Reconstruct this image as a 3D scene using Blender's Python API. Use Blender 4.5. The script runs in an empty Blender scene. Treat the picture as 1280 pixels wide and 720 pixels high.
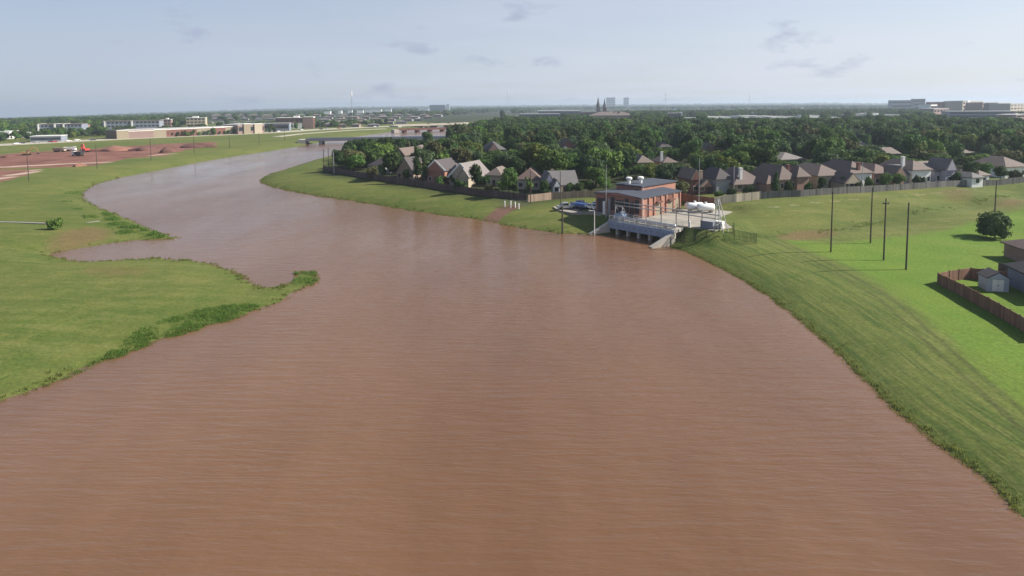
import bpy, math, random
import numpy as np
from mathutils import Vector, Matrix

random.seed(7); rng = np.random.default_rng(11)
scene = bpy.context.scene
COL = scene.collection
R = math.radians

# ------------------------------------------------------------------ camera
FPX, HM, RHO, CZ = 763.0, 131.5, R(0.49), 30.0
PITCH = R(4.5); CY = HM + FPX * math.tan(PITCH)     # the frame is the lower part of a nearly level view
_f = np.array([0, math.cos(PITCH), -math.sin(PITCH)])
_r0 = np.array([1.0, 0, 0]); _u0 = np.array([0, math.sin(PITCH), math.cos(PITCH)])
_r = _r0 * math.cos(RHO) - _u0 * math.sin(RHO)
_u = _u0 * math.cos(RHO) + _r0 * math.sin(RHO)

def P(px, py, z=0.0):
    """point of the horizontal plane at height z that the survey photo shows at (px, py)"""
    d = _f * FPX + _r * (px - 640) - _u * (py - CY)
    t = (z - CZ) / d[2]
    return np.array([0, 0, CZ]) + d * t

def pix(x, y, z):
    q = np.array([x, y, z - CZ]); w = q @ _f
    return 640 + FPX * (q @ _r) / w, CY - FPX * (q @ _u) / w

def pixa(X, Y, Z):
    qx, qy, qz = X, Y, Z - CZ
    w = qx * _f[0] + qy * _f[1] + qz * _f[2]
    return (640 + FPX * (qx * _r[0] + qy * _r[1] + qz * _r[2]) / w,
            CY - FPX * (qx * _u[0] + qy * _u[1] + qz * _u[2]) / w, w)

def zat(x, y, py):
    """height at which the vertical over (x, y) reaches photo row py"""
    lo, hi = -20.0, 400.0
    for _ in range(50):
        m = (lo + hi) / 2
        if pix(x, y, m)[1] > py: lo = m
        else: hi = m
    return lo

cam_d = bpy.data.cameras.new("camera"); cam = bpy.data.objects.new("camera", cam_d); COL.objects.link(cam)
cam_d.sensor_width = 36; cam_d.lens = FPX / 1280 * 36; cam_d.shift_y = (CY - 360) / 1280; cam_d.clip_start = 0.5; cam_d.clip_end = 40000
cam.matrix_world = Matrix(((_r[0], _u[0], -_f[0], 0), (_r[1], _u[1], -_f[1], 0), (_r[2], _u[2], -_f[2], CZ), (0, 0, 0, 1)))
scene.camera = cam

# ------------------------------------------------------------------ render, sky and sun
SUN_EL, SUN_AZ = 36.0, 4.0        # azimuth measured from +X towards +Y
scene.view_settings.view_transform = 'Standard'; scene.view_settings.look = 'None'
scene.view_settings.gamma = 1; scene.view_settings.use_curve_mapping = False
scene.view_settings.exposure = 0.80
scene.render.engine = 'CYCLES'
scene.cycles.use_denoising = True
scene.cycles.max_bounces = 6; scene.cycles.diffuse_bounces = 2; scene.cycles.glossy_bounces = 2
scene.cycles.transmission_bounces = 3; scene.cycles.volume_bounces = 1; scene.cycles.transparent_max_bounces = 8
scene.cycles.caustics_reflective = False; scene.cycles.caustics_refractive = False

world = bpy.data.worlds.new("World"); scene.world = world; world.use_nodes = True
def sky():
    nt = world.node_tree; nt.nodes.clear(); N, L = nt.nodes.new, nt.links.new
    out = N('ShaderNodeOutputWorld'); bg = N('ShaderNodeBackground'); L(bg.outputs[0], out.inputs[0])
    s = N('ShaderNodeTexSky'); s.sky_type = 'NISHITA'; s.sun_disc = False
    s.sun_elevation = R(SUN_EL); s.sun_rotation = R(90 - SUN_AZ)
    s.air_density = 1.0; s.dust_density = 1.0; s.ozone_density = 3.0; s.altitude = 30
    bg.inputs['Strength'].default_value = 0.07
    tc = N('ShaderNodeTexCoord'); sep = N('ShaderNodeSeparateXYZ'); L(tc.outputs['Generated'], sep.inputs[0])
    mx = N('ShaderNodeMath'); mx.operation = 'MAXIMUM'; mx.inputs[1].default_value = 0.0; L(sep.outputs[2], mx.inputs[0])
    ad = N('ShaderNodeMath'); ad.operation = 'ADD'; ad.inputs[1].default_value = 0.05; L(mx.outputs[0], ad.inputs[0])
    dx = N('ShaderNodeMath'); dx.operation = 'DIVIDE'; L(sep.outputs[0], dx.inputs[0]); L(ad.outputs[0], dx.inputs[1])
    dy = N('ShaderNodeMath'); dy.operation = 'DIVIDE'; L(sep.outputs[1], dy.inputs[0]); L(ad.outputs[0], dy.inputs[1])
    cb = N('ShaderNodeCombineXYZ'); L(dx.outputs[0], cb.inputs[0]); L(dy.outputs[0], cb.inputs[1])
    # a thin veil of high cloud and some small grey cumulus
    n1 = N('ShaderNodeTexNoise'); n1.inputs['Scale'].default_value = 0.35; n1.inputs['Detail'].default_value = 6; L(cb.outputs[0], n1.inputs['Vector'])
    r1 = N('ShaderNodeMapRange'); r1.inputs[1].default_value = 0.3; r1.inputs[2].default_value = 0.75; r1.inputs[3].default_value = 0.5; r1.inputs[4].default_value = 0.75; L(n1.outputs[0], r1.inputs[0])
    vh = N('ShaderNodeMapRange'); vh.interpolation_type = 'SMOOTHSTEP'; vh.inputs[1].default_value = 0.0; vh.inputs[2].default_value = 0.6; vh.inputs[3].default_value = 1.35; vh.inputs[4].default_value = 0.12; L(mx.outputs[0], vh.inputs[0])
    vm = N('ShaderNodeMath'); vm.operation = 'MULTIPLY'; vm.use_clamp = True; L(r1.outputs[0], vm.inputs[0]); L(vh.outputs[0], vm.inputs[1])
    sx = N('ShaderNodeMapRange'); sx.inputs[1].default_value = -.75; sx.inputs[2].default_value = .75; L(sep.outputs[0], sx.inputs[0])
    vc = N('ShaderNodeMix'); vc.data_type = 'RGBA'; L(sx.outputs[0], vc.inputs[0]); vc.inputs[6].default_value = (3.9, 4.4, 5.6, 1); vc.inputs[7].default_value = (6.5, 6.8, 7.5, 1)
    m1 = N('ShaderNodeMix'); m1.data_type = 'RGBA'; L(vm.outputs[0], m1.inputs[0]); L(s.outputs[0], m1.inputs[6]); L(vc.outputs[2], m1.inputs[7])
    n2 = N('ShaderNodeTexNoise'); n2.inputs['Scale'].default_value = 9.5; n2.inputs['Detail'].default_value = 6; n2.inputs['Roughness'].default_value = 0.58; cm = N('ShaderNodeMapping'); cm.inputs['Scale'].default_value = (1, 1, 2.6); cm.inputs['Location'].default_value = (.37, .12, .05); L(tc.outputs['Generated'], cm.inputs[0]); L(cm.outputs[0], n2.inputs['Vector'])
    r2 = N('ShaderNodeMapRange'); r2.inputs[1].default_value = 0.60; r2.inputs[2].default_value = 0.74; r2.inputs[3].default_value = 0; r2.inputs[4].default_value = 0.62; L(n2.outputs[0], r2.inputs[0])
    m2 = N('ShaderNodeMix'); m2.data_type = 'RGBA'; L(r2.outputs[0], m2.inputs[0]); L(m1.outputs[2], m2.inputs[6]); m2.inputs[7].default_value = (3.0, 3.4, 4.7, 1)
    L(m2.outputs[2], bg.inputs[0])
sky()
sl = bpy.data.lights.new("sun", 'SUN'); sl.energy = 5.0; sl.angle = R(0.53); sl.color = (1.0, 0.94, 0.84)
so = bpy.data.objects.new("sun", sl); COL.objects.link(so)
_sd = Vector((math.cos(R(SUN_EL)) * math.cos(R(SUN_AZ)), math.cos(R(SUN_EL)) * math.sin(R(SUN_AZ)), math.sin(R(SUN_EL))))
so.rotation_euler = _sd.to_track_quat('Z', 'Y').to_euler(); so.location = (200, 0, 200)

# ------------------------------------------------------------------ materials
def new_mat(name):
    m = bpy.data.materials.new(name); m.use_nodes = True
    nt = m.node_tree; b = nt.nodes['Principled BSDF']
    return m, nt, b, nt.nodes.new, nt.links.new

def mat(name, c, rough=0.8, var=0.12, scale=1.5, spec=0.3, metal=0.0, bump=0.0, rand=0.0):
    m, nt, b, N, L = new_mat(name)
    b.inputs['Roughness'].default_value = rough; b.inputs['Specular IOR Level'].default_value = spec; b.inputs['Metallic'].default_value = metal
    tc = N('ShaderNodeTexCoord'); n = N('ShaderNodeTexNoise'); n.inputs['Scale'].default_value = scale; n.inputs['Detail'].default_value = 5
    L(tc.outputs['Object'], n.inputs['Vector'])
    mx = N('ShaderNodeMix'); mx.data_type = 'RGBA'
    mx.inputs[6].default_value = tuple(max(0, v * (1 - var * 1.6)) for v in c) + (1,); mx.inputs[7].default_value = tuple(min(1, v * (1 + var * 1.6)) for v in c) + (1,)
    L(n.outputs[0], mx.inputs[0]); src = mx.outputs[2]
    if rand:
        oi = N('ShaderNodeObjectInfo'); h = N('ShaderNodeHueSaturation'); mr = N('ShaderNodeMapRange')
        mr.inputs[3].default_value = 1 - rand; mr.inputs[4].default_value = 1 + rand
        L(oi.outputs['Random'], mr.inputs[0]); L(mr.outputs[0], h.inputs['Value']); L(src, h.inputs['Color']); src = h.outputs[0]
    L(src, b.inputs['Base Color'])
    if bump:
        bp = N('ShaderNodeBump'); bp.inputs['Strength'].default_value = bump; L(n.outputs[0], bp.inputs['Height']); L(bp.outputs[0], b.inputs['Normal'])
    return m

def brick_mat(name, c1, c2, mortar, scale=1.0):
    m, nt, b, N, L = new_mat(name); b.inputs['Roughness'].default_value = 0.9
    tc = N('ShaderNodeTexCoord'); sp = N('ShaderNodeSeparateXYZ'); L(tc.outputs['Object'], sp.inputs[0])
    a = N('ShaderNodeMath'); a.operation = 'ADD'; L(sp.outputs[0], a.inputs[0]); L(sp.outputs[1], a.inputs[1])
    cb = N('ShaderNodeCombineXYZ'); L(a.outputs[0], cb.inputs[0]); L(sp.outputs[2], cb.inputs[1])
    t = N('ShaderNodeTexBrick'); t.inputs['Scale'].default_value = scale; t.inputs['Color1'].default_value = c1 + (1,); t.inputs['Color2'].default_value = c2 + (1,)
    t.inputs['Mortar'].default_value = mortar + (1,); t.inputs['Mortar Size'].default_value = 0.012; t.inputs['Brick Width'].default_value = 0.4; t.inputs['Row Height'].default_value = 0.14
    L(cb.outputs[0], t.inputs['Vector'])
    n = N('ShaderNodeTexNoise'); n.inputs['Scale'].default_value = 0.6; n.inputs['Detail'].default_value = 4; L(tc.outputs['Object'], n.inputs['Vector'])
    h = N('ShaderNodeHueSaturation'); mr = N('ShaderNodeMapRange'); mr.inputs[3].default_value = 0.75; mr.inputs[4].default_value = 1.25
    L(n.outputs[0], mr.inputs[0]); L(mr.outputs[0], h.inputs['Value']); L(t.outputs[0], h.inputs['Color']); L(h.outputs[0], b.inputs['Base Color'])
    return m

def shingle_mat(name, c):
    m, nt, b, N, L = new_mat(name); b.inputs['Roughness'].default_value = 0.85
    tc = N('ShaderNodeTexCoord')
    n = N('ShaderNodeTexNoise'); n.inputs['Scale'].default_value = 0.7; n.inputs['Detail'].default_value = 6; n.inputs['Roughness'].default_value = 0.7; L(tc.outputs['Object'], n.inputs['Vector'])
    w = N('ShaderNodeTexWave'); w.wave_type = 'BANDS'; w.bands_direction = 'Z'; w.inputs['Scale'].default_value = 2.2; w.inputs['Distortion'].default_value = 1.0; L(tc.outputs['Object'], w.inputs['Vector'])
    mx = N('ShaderNodeMix'); mx.data_type = 'RGBA'; mx.inputs[6].default_value = tuple(v * 0.7 for v in c) + (1,); mx.inputs[7].default_value = tuple(v * 1.3 for v in c) + (1,); L(n.outputs[0], mx.inputs[0])
    m2 = N('ShaderNodeMix'); m2.data_type = 'RGBA'; m2.blend_type = 'MULTIPLY'; m2.inputs[0].default_value = 0.25; L(mx.outputs[2], m2.inputs[6]); L(w.outputs[0], m2.inputs[7]); L(m2.outputs[2], b.inputs['Base Color'])
    return m

def plank_mat(name, c):
    m, nt, b, N, L = new_mat(name); b.inputs['Roughness'].default_value = 0.9
    at = N('ShaderNodeAttribute'); at.attribute_name = 'along'
    vo = N('ShaderNodeTexWhiteNoise'); vo.noise_dimensions = '1D'
    fl = N('ShaderNodeMath'); fl.operation = 'MULTIPLY'; fl.inputs[1].default_value = 2.5; L(at.outputs['Fac'], fl.inputs[0])
    f2 = N('ShaderNodeMath'); f2.operation = 'FLOOR'; L(fl.outputs[0], f2.inputs[0]); L(f2.outputs[0], vo.inputs['W'])
    n = N('ShaderNodeTexNoise'); n.noise_dimensions = '1D'; n.inputs['Scale'].default_value = 0.25; n.inputs['Detail'].default_value = 3; L(at.outputs['Fac'], n.inputs['W'])
    s = N('ShaderNodeMath'); s.operation = 'ADD'; L(vo.outputs[0], s.inputs[0]); L(n.outputs[0], s.inputs[1])
    mr = N('ShaderNodeMapRange'); mr.inputs[1].default_value = 0.2; mr.inputs[2].default_value = 1.7; L(s.outputs[0], mr.inputs[0])
    mx = N('ShaderNodeMix'); mx.data_type = 'RGBA'; mx.inputs[6].default_value = tuple(v * 0.6 for v in c) + (1,); mx.inputs[7].default_value = tuple(v * 1.4 for v in c) + (1,)
    L(mr.outputs[0], mx.inputs[0]); L(mx.outputs[2], b.inputs['Base Color'])
    return m

def leaf_mat(name, c, rand=0.36, trans=0.28):
    m, nt, b, N, L = new_mat(name); b.inputs['Roughness'].default_value = 0.75; b.inputs['Specular IOR Level'].default_value = 0.15
    tc = N('ShaderNodeTexCoord'); n = N('ShaderNodeTexNoise'); n.inputs['Scale'].default_value = 2.0; n.inputs['Detail'].default_value = 5; n.inputs['Roughness'].default_value = .7; L(tc.outputs['Object'], n.inputs['Vector'])
    mx = N('ShaderNodeMix'); mx.data_type = 'RGBA'; mx.inputs[6].default_value = (c[0] * .45, c[1] * .52, c[2] * .6, 1); mx.inputs[7].default_value = (c[0] * 1.7, c[1] * 1.5, c[2] * 1.3, 1); L(n.outputs[0], mx.inputs[0])
    oi = N('ShaderNodeObjectInfo'); h = N('ShaderNodeHueSaturation')
    mr = N('ShaderNodeMapRange'); mr.inputs[3].default_value = 1 - rand; mr.inputs[4].default_value = 1 + rand; L(oi.outputs['Random'], mr.inputs[0]); L(mr.outputs[0], h.inputs['Value'])
    wn = N('ShaderNodeTexWhiteNoise'); wn.noise_dimensions = '1D'; L(oi.outputs['Random'], wn.inputs['W'])
    m3 = N('ShaderNodeMapRange'); m3.inputs[3].default_value = 0.490; m3.inputs[4].default_value = 0.525; L(wn.outputs[0], m3.inputs[0]); L(m3.outputs[0], h.inputs['Hue'])
    L(mx.outputs[2], h.inputs['Color']); L(h.outputs[0], b.inputs['Base Color'])
    tr = N('ShaderNodeBsdfTranslucent'); L(h.outputs[0], tr.inputs[0]); ms = N('ShaderNodeMixShader'); ms.inputs[0].default_value = trans
    L(b.outputs[0], ms.inputs[1]); L(tr.outputs[0], ms.inputs[2]); L(ms.outputs[0], nt.nodes['Material Output'].inputs[0])
    return m

M = dict(
    brick=brick_mat('red_brick', (.36, .15, .10), (.29, .11, .075), (.33, .26, .22)),
    brick_dark=brick_mat('dark_brick', (.20, .085, .065), (.15, .06, .05), (.12, .07, .06)),
    brick_tan=brick_mat('tan_brick', (.30, .22, .16), (.25, .18, .13), (.28, .24, .2)),
    brick_rose=brick_mat('rose_brick', (.30, .17, .135), (.25, .14, .11), (.3, .24, .2)),
    cream=mat('cream_wall', (.40, .34, .26)), white=mat('white_paint', (.78, .77, .74), .6, .06), beige=mat('beige_panel', (.27, .225, .16), .8, .08),
    lavender=mat('lavender_siding', (.36, .34, .40), .8, .08), grey=mat('grey_wall', (.30, .30, .31)), greyblue=mat('grey_blue_wall', (.22, .24, .29)),
    concrete=mat('concrete', (.42, .39, .34), .9, .18, .6, bump=.1), concrete_pale=mat('pale_concrete', (.28, .255, .215), .9, .3, .35),
    steelblue=mat('painted_steel', (.23, .30, .41), .5, .15, 1, .5), steel=mat('galvanized_steel', (.38, .39, .40), .45, .12, 2, .5, .4),
    darksteel=mat('dark_steel', (.05, .052, .055), .6), wood_pole=mat('weathered_pole', (.075, .06, .048), .95, .25, 3),
    roof_brown=shingle_mat('brown_shingle', (.155, .115, .10)), roof_grey=shingle_mat('grey_shingle', (.15, .14, .14)), roof_tan=shingle_mat('tan_shingle', (.175, .14, .118)),
    roof_rose=shingle_mat('rosy_shingle', (.155, .102, .088)), roof_pale=shingle_mat('pale_shingle', (.21, .185, .175)), roof_dark=shingle_mat('dark_shingle', (.08, .068, .07)),
    roof_blue=mat('slate_blue_metal_roof', (.058, .066, .085), .7, .12, .4, .25),
    flat_roof=mat('flat_roof', (.38, .37, .36), .9, .15, .2), white_roof=mat('white_roof', (.60, .59, .57), .7, .08, .1),
    glass=mat('dark_glass', (.03, .035, .045), .08, .1, 1, .8), trim=mat('white_trim', (.74, .72, .68), .6, .05), door=mat('dark_door', (.06, .05, .05), .5),
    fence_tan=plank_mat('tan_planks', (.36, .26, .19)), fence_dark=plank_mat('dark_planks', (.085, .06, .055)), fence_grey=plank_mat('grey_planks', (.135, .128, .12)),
    fence_brown=plank_mat('brown_planks', (.20, .10, .065)), fence_cream=plank_mat('cream_planks', (.50, .42, .32)), fence_green=mat('dark_green_mesh', (.03, .055, .035), .6),
    bark=mat('bark', (.09, .07, .05), .95, .3, 4), car_white=mat('white_car_paint', (.75, .75, .75), .25, .02, 1, .5), car_silver=mat('silver_car_paint', (.42, .44, .46), .3, .03, 1, .5, .5),
    car_blue=mat('blue_paint', (.04, .10, .28), .3, .06, 1, .5), car_dark=mat('dark_car_paint', (.035, .037, .045), .25, .05, 1, .5), car_red=mat('red_car_paint', (.35, .03, .03), .25, .05, 1, .5),
    rubber=mat('rubber', (.02, .02, .02), .9), red_machine=mat('red_machine_paint', (.45, .05, .035), .5, .08, 1, .5), yellow_machine=mat('yellow_machine_paint', (.33, .20, .09), .45, .1, 1, .5),
    soil=mat('red_soil', (.20, .095, .068), .95, .3, .25, bump=.4), soil_dark=mat('dark_red_soil', (.115, .055, .045), .95, .3, .25, bump=.4), soil_pale=mat('pale_soil', (.34, .24, .19), .95, .2, .25),
    rust=mat('rusty_brown_steel', (.15, .07, .055), .8, .2, .3), pink=mat('pink_panel', (.24, .165, .145), .8, .08, .3), orange_brick=mat('orange_brick_wall', (.30, .19, .14), .85, .1, .2),
    white_tank=mat('white_tank_paint', (.80, .80, .78), .4, .05, 1, .5),
    asphalt_pale=mat('worn_concrete', (.22, .21, .18), .9, .2, .5), asphalt=mat('asphalt', (.06, .06, .062), .9, .2, .4), road=mat('pale_road_concrete', (.36, .33, .27), .9, .12, .08),
)
LEAF = dict(
    dark=leaf_mat('dark_foliage', (.044, .080, .024)), mid=leaf_mat('mid_green_foliage', (.068, .122, .032)), bright=leaf_mat('bright_foliage', (.090, .160, .034)),
    yellow=leaf_mat('yellow_green_foliage', (.105, .14, .028)), olive=leaf_mat('olive_foliage', (.095, .105, .042)), grey=leaf_mat('grey_green_foliage', (.066, .104, .048)))
LOOK = dict(dark='dark green', mid='mid-green', bright='bright green', yellow='yellow-green', olive='olive', grey='grey-green')

# ------------------------------------------------------------------ mesh helpers
class MB:
    def __init__(s): s.v, s.f, s.m, s.a = [], [], [], []
    def add(s, verts, faces, mi=0):
        o = len(s.v); s.v += [tuple(map(float, p)) for p in verts]; s.f += [tuple(o + i for i in f) for f in faces]; s.m += [mi] * len(faces)
        return s
    def box(s, x0, x1, y0, y1, z0, z1, mi=0):
        v = [(x0, y0, z0), (x1, y0, z0), (x1, y1, z0), (x0, y1, z0), (x0, y0, z1), (x1, y0, z1), (x1, y1, z1), (x0, y1, z1)]
        return s.add(v, [(3, 2, 1, 0), (4, 5, 6, 7), (0, 1, 5, 4), (1, 2, 6, 5), (2, 3, 7, 6), (3, 0, 4, 7)], mi)
    def tube(s, p0, p1, r0, r1=None, n=8, mi=0):
        r1 = r0 if r1 is None else r1
        p0, p1 = Vector(p0), Vector(p1); d = (p1 - p0).normalized(); q = d.orthogonal().normalized(); w = d.cross(q)
        v = [p0 + (q * math.cos(2 * math.pi * i / n) + w * math.sin(2 * math.pi * i / n)) * r0 for i in range(n)] + \
            [p1 + (q * math.cos(2 * math.pi * i / n) + w * math.sin(2 * math.pi * i / n)) * r1 for i in range(n)]
        f = [(i, (i + 1) % n, n + (i + 1) % n, n + i) for i in range(n)] + [tuple(range(n))[::-1], tuple(range(n, 2 * n))]
        return s.add(v, f, mi)
    def bar(s, p0, p1, w, h, mi=0):
        p0, p1 = Vector(p0), Vector(p1); d = (p1 - p0).normalized(); up = Vector((0, 0, 1)) if abs(d.z) < .95 else Vector((1, 0, 0))
        q = d.cross(up).normalized() * w / 2; t = q.cross(d).normalized() * h / 2
        v = [p0 - q - t, p0 + q - t, p0 + q + t, p0 - q + t, p1 - q - t, p1 + q - t, p1 + q + t, p1 - q + t]
        return s.add(v, [(0, 1, 2, 3), (7, 6, 5, 4), (4, 5, 1, 0), (5, 6, 2, 1), (6, 7, 3, 2), (7, 4, 0, 3)], mi)
    def prism(s, poly, z0, z1, mi=0):
        n = len(poly); v = [(x, y, z0) for x, y in poly] + [(x, y, z1) for x, y in poly]
        return s.add(v, [tuple(range(n))[::-1], tuple(range(n, 2 * n))] + [(i, (i + 1) % n, n + (i + 1) % n, n + i) for i in range(n)], mi)
    def lathe(s, prof, n=10, mi=0, c=(0, 0)):
        v = []; k = len(prof)
        for r, z in prof: v += [(c[0] + r * math.cos(2 * math.pi * i / n), c[1] + r * math.sin(2 * math.pi * i / n), z) for i in range(n)]
        f = [(j * n + i, j * n + (i + 1) % n, (j + 1) * n + (i + 1) % n, (j + 1) * n + i) for j in range(k - 1) for i in range(n)]
        f += [tuple(range(n))[::-1], tuple(range((k - 1) * n, k * n))]
        return s.add(v, f, mi)
    def build(s, name, mats, parent=None, smooth=False, loc=None):
        me = bpy.data.meshes.new(name); me.from_pydata(s.v, [], s.f)
        for mm in (mats if isinstance(mats, (list, tuple)) else [mats]): me.materials.append(mm)
        if any(s.m): me.polygons.foreach_set('material_index', s.m)
        if smooth: me.polygons.foreach_set('use_smooth', [True] * len(s.f))
        if s.a:
            at = me.attributes.new('along', 'FLOAT', 'POINT'); at.data.foreach_set('value', s.a)
        me.update(); o = bpy.data.objects.new(name, me); COL.objects.link(o)
        if parent: o.parent = parent
        if loc is not None: o.location = loc
        return o

def tag(o, label=None, cat=None, group=None, kind=None):
    if label: o['label'] = label
    if cat: o['category'] = cat
    if group: o['group'] = group
    if kind: o['kind'] = kind
    return o
def thing(name, label, cat, loc, rz=0.0, group=None):
    o = bpy.data.objects.new(name, None); COL.objects.link(o); o.location = tuple(map(float, loc)); o.rotation_euler = (0, 0, rz)
    return tag(o, label, cat, group)
def struct(o): o['kind'] = 'structure'; return o

# ------------------------------------------------------------------ terrain
def W(pts, z=0.0): return [P(a, b, z)[:2] for a, b in pts]
# local frame of the pump station: lx runs inland along its sunny side, ly along its shaded front
PM = P(801, 273, 3.5)[:2]; PANG = R(42.9)
PEX = np.array([math.cos(PANG), math.sin(PANG)]); PEY = np.array([-PEX[1], PEX[0]])
def S(lx, ly): return PM + (PEX * lx + PEY * ly) * .957

shore_px_r = [(1280, 645), (1240, 607), (1180, 560), (1130, 520), (1080, 475), (1040, 435), (1000, 400), (960, 370), (920, 345), (880, 325), (856, 314), (838, 309)]
shore_px_n = [(752, 294), (740, 293.5), (700, 291.5), (670, 288), (640, 283), (612, 277), (590, 273), (560, 270), (500, 261), (440, 251), (390, 244), (350, 236), (333, 231), (326, 228), (328, 223), (340, 217), (360, 211), (385, 203), (402, 198),
              (425, 193), (450, 189), (480, 184), (510, 180), (540, 175.5), (575, 168), (600, 161), (620, 154.5), (650, 148), (690, 143)]
shore_px_l = [(690, 141), (655, 143.5), (630, 147), (600, 151.5), (560, 156.3), (520, 161), (480, 166), (440, 171.5), (405, 177), (375, 182.5), (340, 188.5), (300, 194), (250, 202.5), (200, 212.5), (150, 222), (118, 231), (104, 240), (105, 249), (124, 260), (150, 269),
              (172, 279), (195, 289), (212, 294), (224, 297), (219, 299), (190, 299.5), (150, 302), (110, 309), (78, 314), (62, 317), (65, 321), (85, 326), (120, 327.5), (160, 325), (200, 323), (240, 326), (275, 333), (300, 343), (318, 355), (333, 361), (350, 359),
              (366, 352), (364, 344), (372, 339), (388, 340), (398, 346), (394, 353), (375, 364), (350, 376), (320, 388), (285, 400), (240, 413), (200, 424), (160, 440), (120, 456), (80, 471), (40, 487), (0, 503)]
poly = [(30, -60), (36, 10)] + [tuple(p) for p in W(shore_px_r)] + [tuple(S(-6.5, -11.2)), tuple(S(-1.2, -11.2)), tuple(S(-1.2, 4.6)), tuple(S(-6.5, 4.6))] + \
       [tuple(p) for p in W(shore_px_n)] + [tuple(p) for p in W(shore_px_l)] + [(-110, 20), (-160, -60)]
SH = np.array(poly, float)

def seg_dist(X, Y, pts, closed):
    A = pts; B = np.roll(pts, -1, 0)
    if not closed: A, B = A[:-1], B[:-1]
    best = np.full(X.shape, 1e18); side = np.zeros(X.shape)
    for (ax, ay), (bx, by) in zip(A, B):
        dx, dy = bx - ax, by - ay; l2 = dx * dx + dy * dy + 1e-12
        t = np.clip(((X - ax) * dx + (Y - ay) * dy) / l2, 0, 1)
        d = (X - ax - t * dx) ** 2 + (Y - ay - t * dy) ** 2
        k = d < best; best = np.where(k, d, best); side = np.where(k, np.sign(dx * (Y - ay) - dy * (X - ax)), side)
    return np.sqrt(best), side
def inside(X, Y, pts):
    c = np.zeros(X.shape, bool); n = len(pts)
    for i in range(n):
        (x0, y0), (x1, y1) = pts[i], pts[(i + 1) % n]
        if y0 == y1: continue
        k = ((y0 > Y) != (y1 > Y)) & (X < (x1 - x0) * (Y - y0) / (y1 - y0) + x0); c ^= k
    return c
def sdf(X, Y, pts=None):
    pts = SH if pts is None else pts
    d, _ = seg_dist(X, Y, pts, True); return np.where(inside(X, Y, pts), -d, d)
def sstep(a, b, x):
    t = np.clip((x - a) / (b - a), 0, 1); return t * t * (3 - 2 * t)

CTRL = [(100, 250, 1.8), (30, 300, 2.2), (0, 400, 2.3), (200, 360, 1.5), (150, 420, 1.3), (300, 380, .9), (0, 460, 1.5), (100, 200, 2.4), (250, 185, 2.4), (20, 230, 2.4), (300, 178, 2.4), (380, 168, 2.4), (380, 346, .35), (175, 290, .8),
        (330, 170, 2.4), (450, 163, 2.5), (400, 220, 3.2), (500, 230, 3.4), (600, 245, 3.5), (650, 262, 2.6), (690, 268, 2.5), (720, 262, 3), (760, 262, 3.5), (620, 225, 4), (700, 220, 4), (450, 205, 3.5), (800, 215, 4.5), (600, 180, 4), (900, 180, 4.5), (1100, 180, 5),
        (965, 300, 3.3), (930, 291, 3.6), (1020, 325, 3.0), (1060, 347, 2.6), (1100, 368, 2.4), (1135, 397, 2.4), (1165, 430, 2.4), (1200, 458, 2.4), (1240, 490, 2.4), (1290, 535, 2.4),
        (1040, 316, 1.9), (1100, 335, 1.8), (1133, 345, 1.8), (1150, 370, 1.8), (1200, 330, 1.8), (1260, 300, 1.9), (1220, 380, 1.8), (1250, 420, 1.8), (1290, 450, 1.8), (1110, 300, 2.2), (1400, 340, 2.2),
        (1000, 301, 1.2), (960, 297, 2.0), (1060, 292, 1.0), (1110, 285, 1.0), (1200, 270, 1.0), (1280, 258, 1.2), (955, 249, 6.4), (1000, 246, 6.4), (1040, 243.5, 6.4), (1080, 241, 6.4), (1120, 238.5, 6.4), (1160, 236, 6.4), (1200, 233.5, 6.4), (1240, 231, 6.4), (1290, 228, 6.2), (1400, 222, 5.0), (1700, 205, 4.0), (1500, 300, 2.2), (1500, 420, 2.0),
        (1000, 232, 6.4), (1100, 228, 6.4), (1200, 222, 6.4), (960, 272, 4.2), (1030, 268, 3.9), (1100, 262, 4.0), (1160, 254, 4.1), (1230, 246, 4.6), (880, 252, 4.5), (910, 250, 5)]
CP = np.array([list(P(a, b, z)[:2]) + [z] for a, b, z in CTRL])
def plateau(X, Y):
    num = np.zeros(X.shape); den = np.zeros(X.shape)
    for x, y, z in CP:
        w = 1 / ((X - x) ** 2 + (Y - y) ** 2 + 110) ** 2; num += w * z; den += w
    return num / den
STN = np.array([S(-1.6, -21), S(-1.6, 9), S(0, 17), S(24, 17), S(24, -12), S(8, -21)])
def H(X, Y, full=False):
    X = np.asarray(X, float); Y = np.asarray(Y, float)
    d = sdf(X, Y); p = plateau(X, Y)
    d = d + np.where(X > 25, .4, 1.0) * (.30 * np.sin(X * 1.05 + 2 * np.sin(Y * .37)) + .28 * np.sin(Y * .81 + 1.7 * np.sin(X * .29)) + .25 * np.sin(X * .33 - Y * .41)) * (1 - sstep(3, 9, np.abs(d))) * sstep(6, 12, sdf(X, Y, STN)) * (np.hypot(X, Y) < 420)
    rgt = sstep(30, 42, X) * (1 - sstep(120, 150, Y))
    Lk = 9 - 1.5 * rgt
    st = 1 - sstep(0, 4, sdf(X, Y, STN))
    p = p * (1 - st) + 3.5 * st
    z = p * (1 - np.exp(-np.maximum(d, 0) / (Lk * (1 - st) + 0.35 * st)))
    far = np.hypot(X, Y); z = z + 20 * sstep(6000, 10500, far)
    sl_ = X / np.maximum(Y, 1.0)
    z = z - np.maximum(far - 1300, 0) * (9.0 / 763 * np.clip((-sl_ - .28) / .55, 0, 1.1) + 4.0 / 763 * np.clip((sl_ - .5) / .35, 0, 1.1))
    z = np.where(d < 0, -np.minimum(1.4, -d * 0.3), z)
    return (z, d) if full else z
def h1(x, y): return float(H(np.array([x]), np.array([y]))[0])
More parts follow.
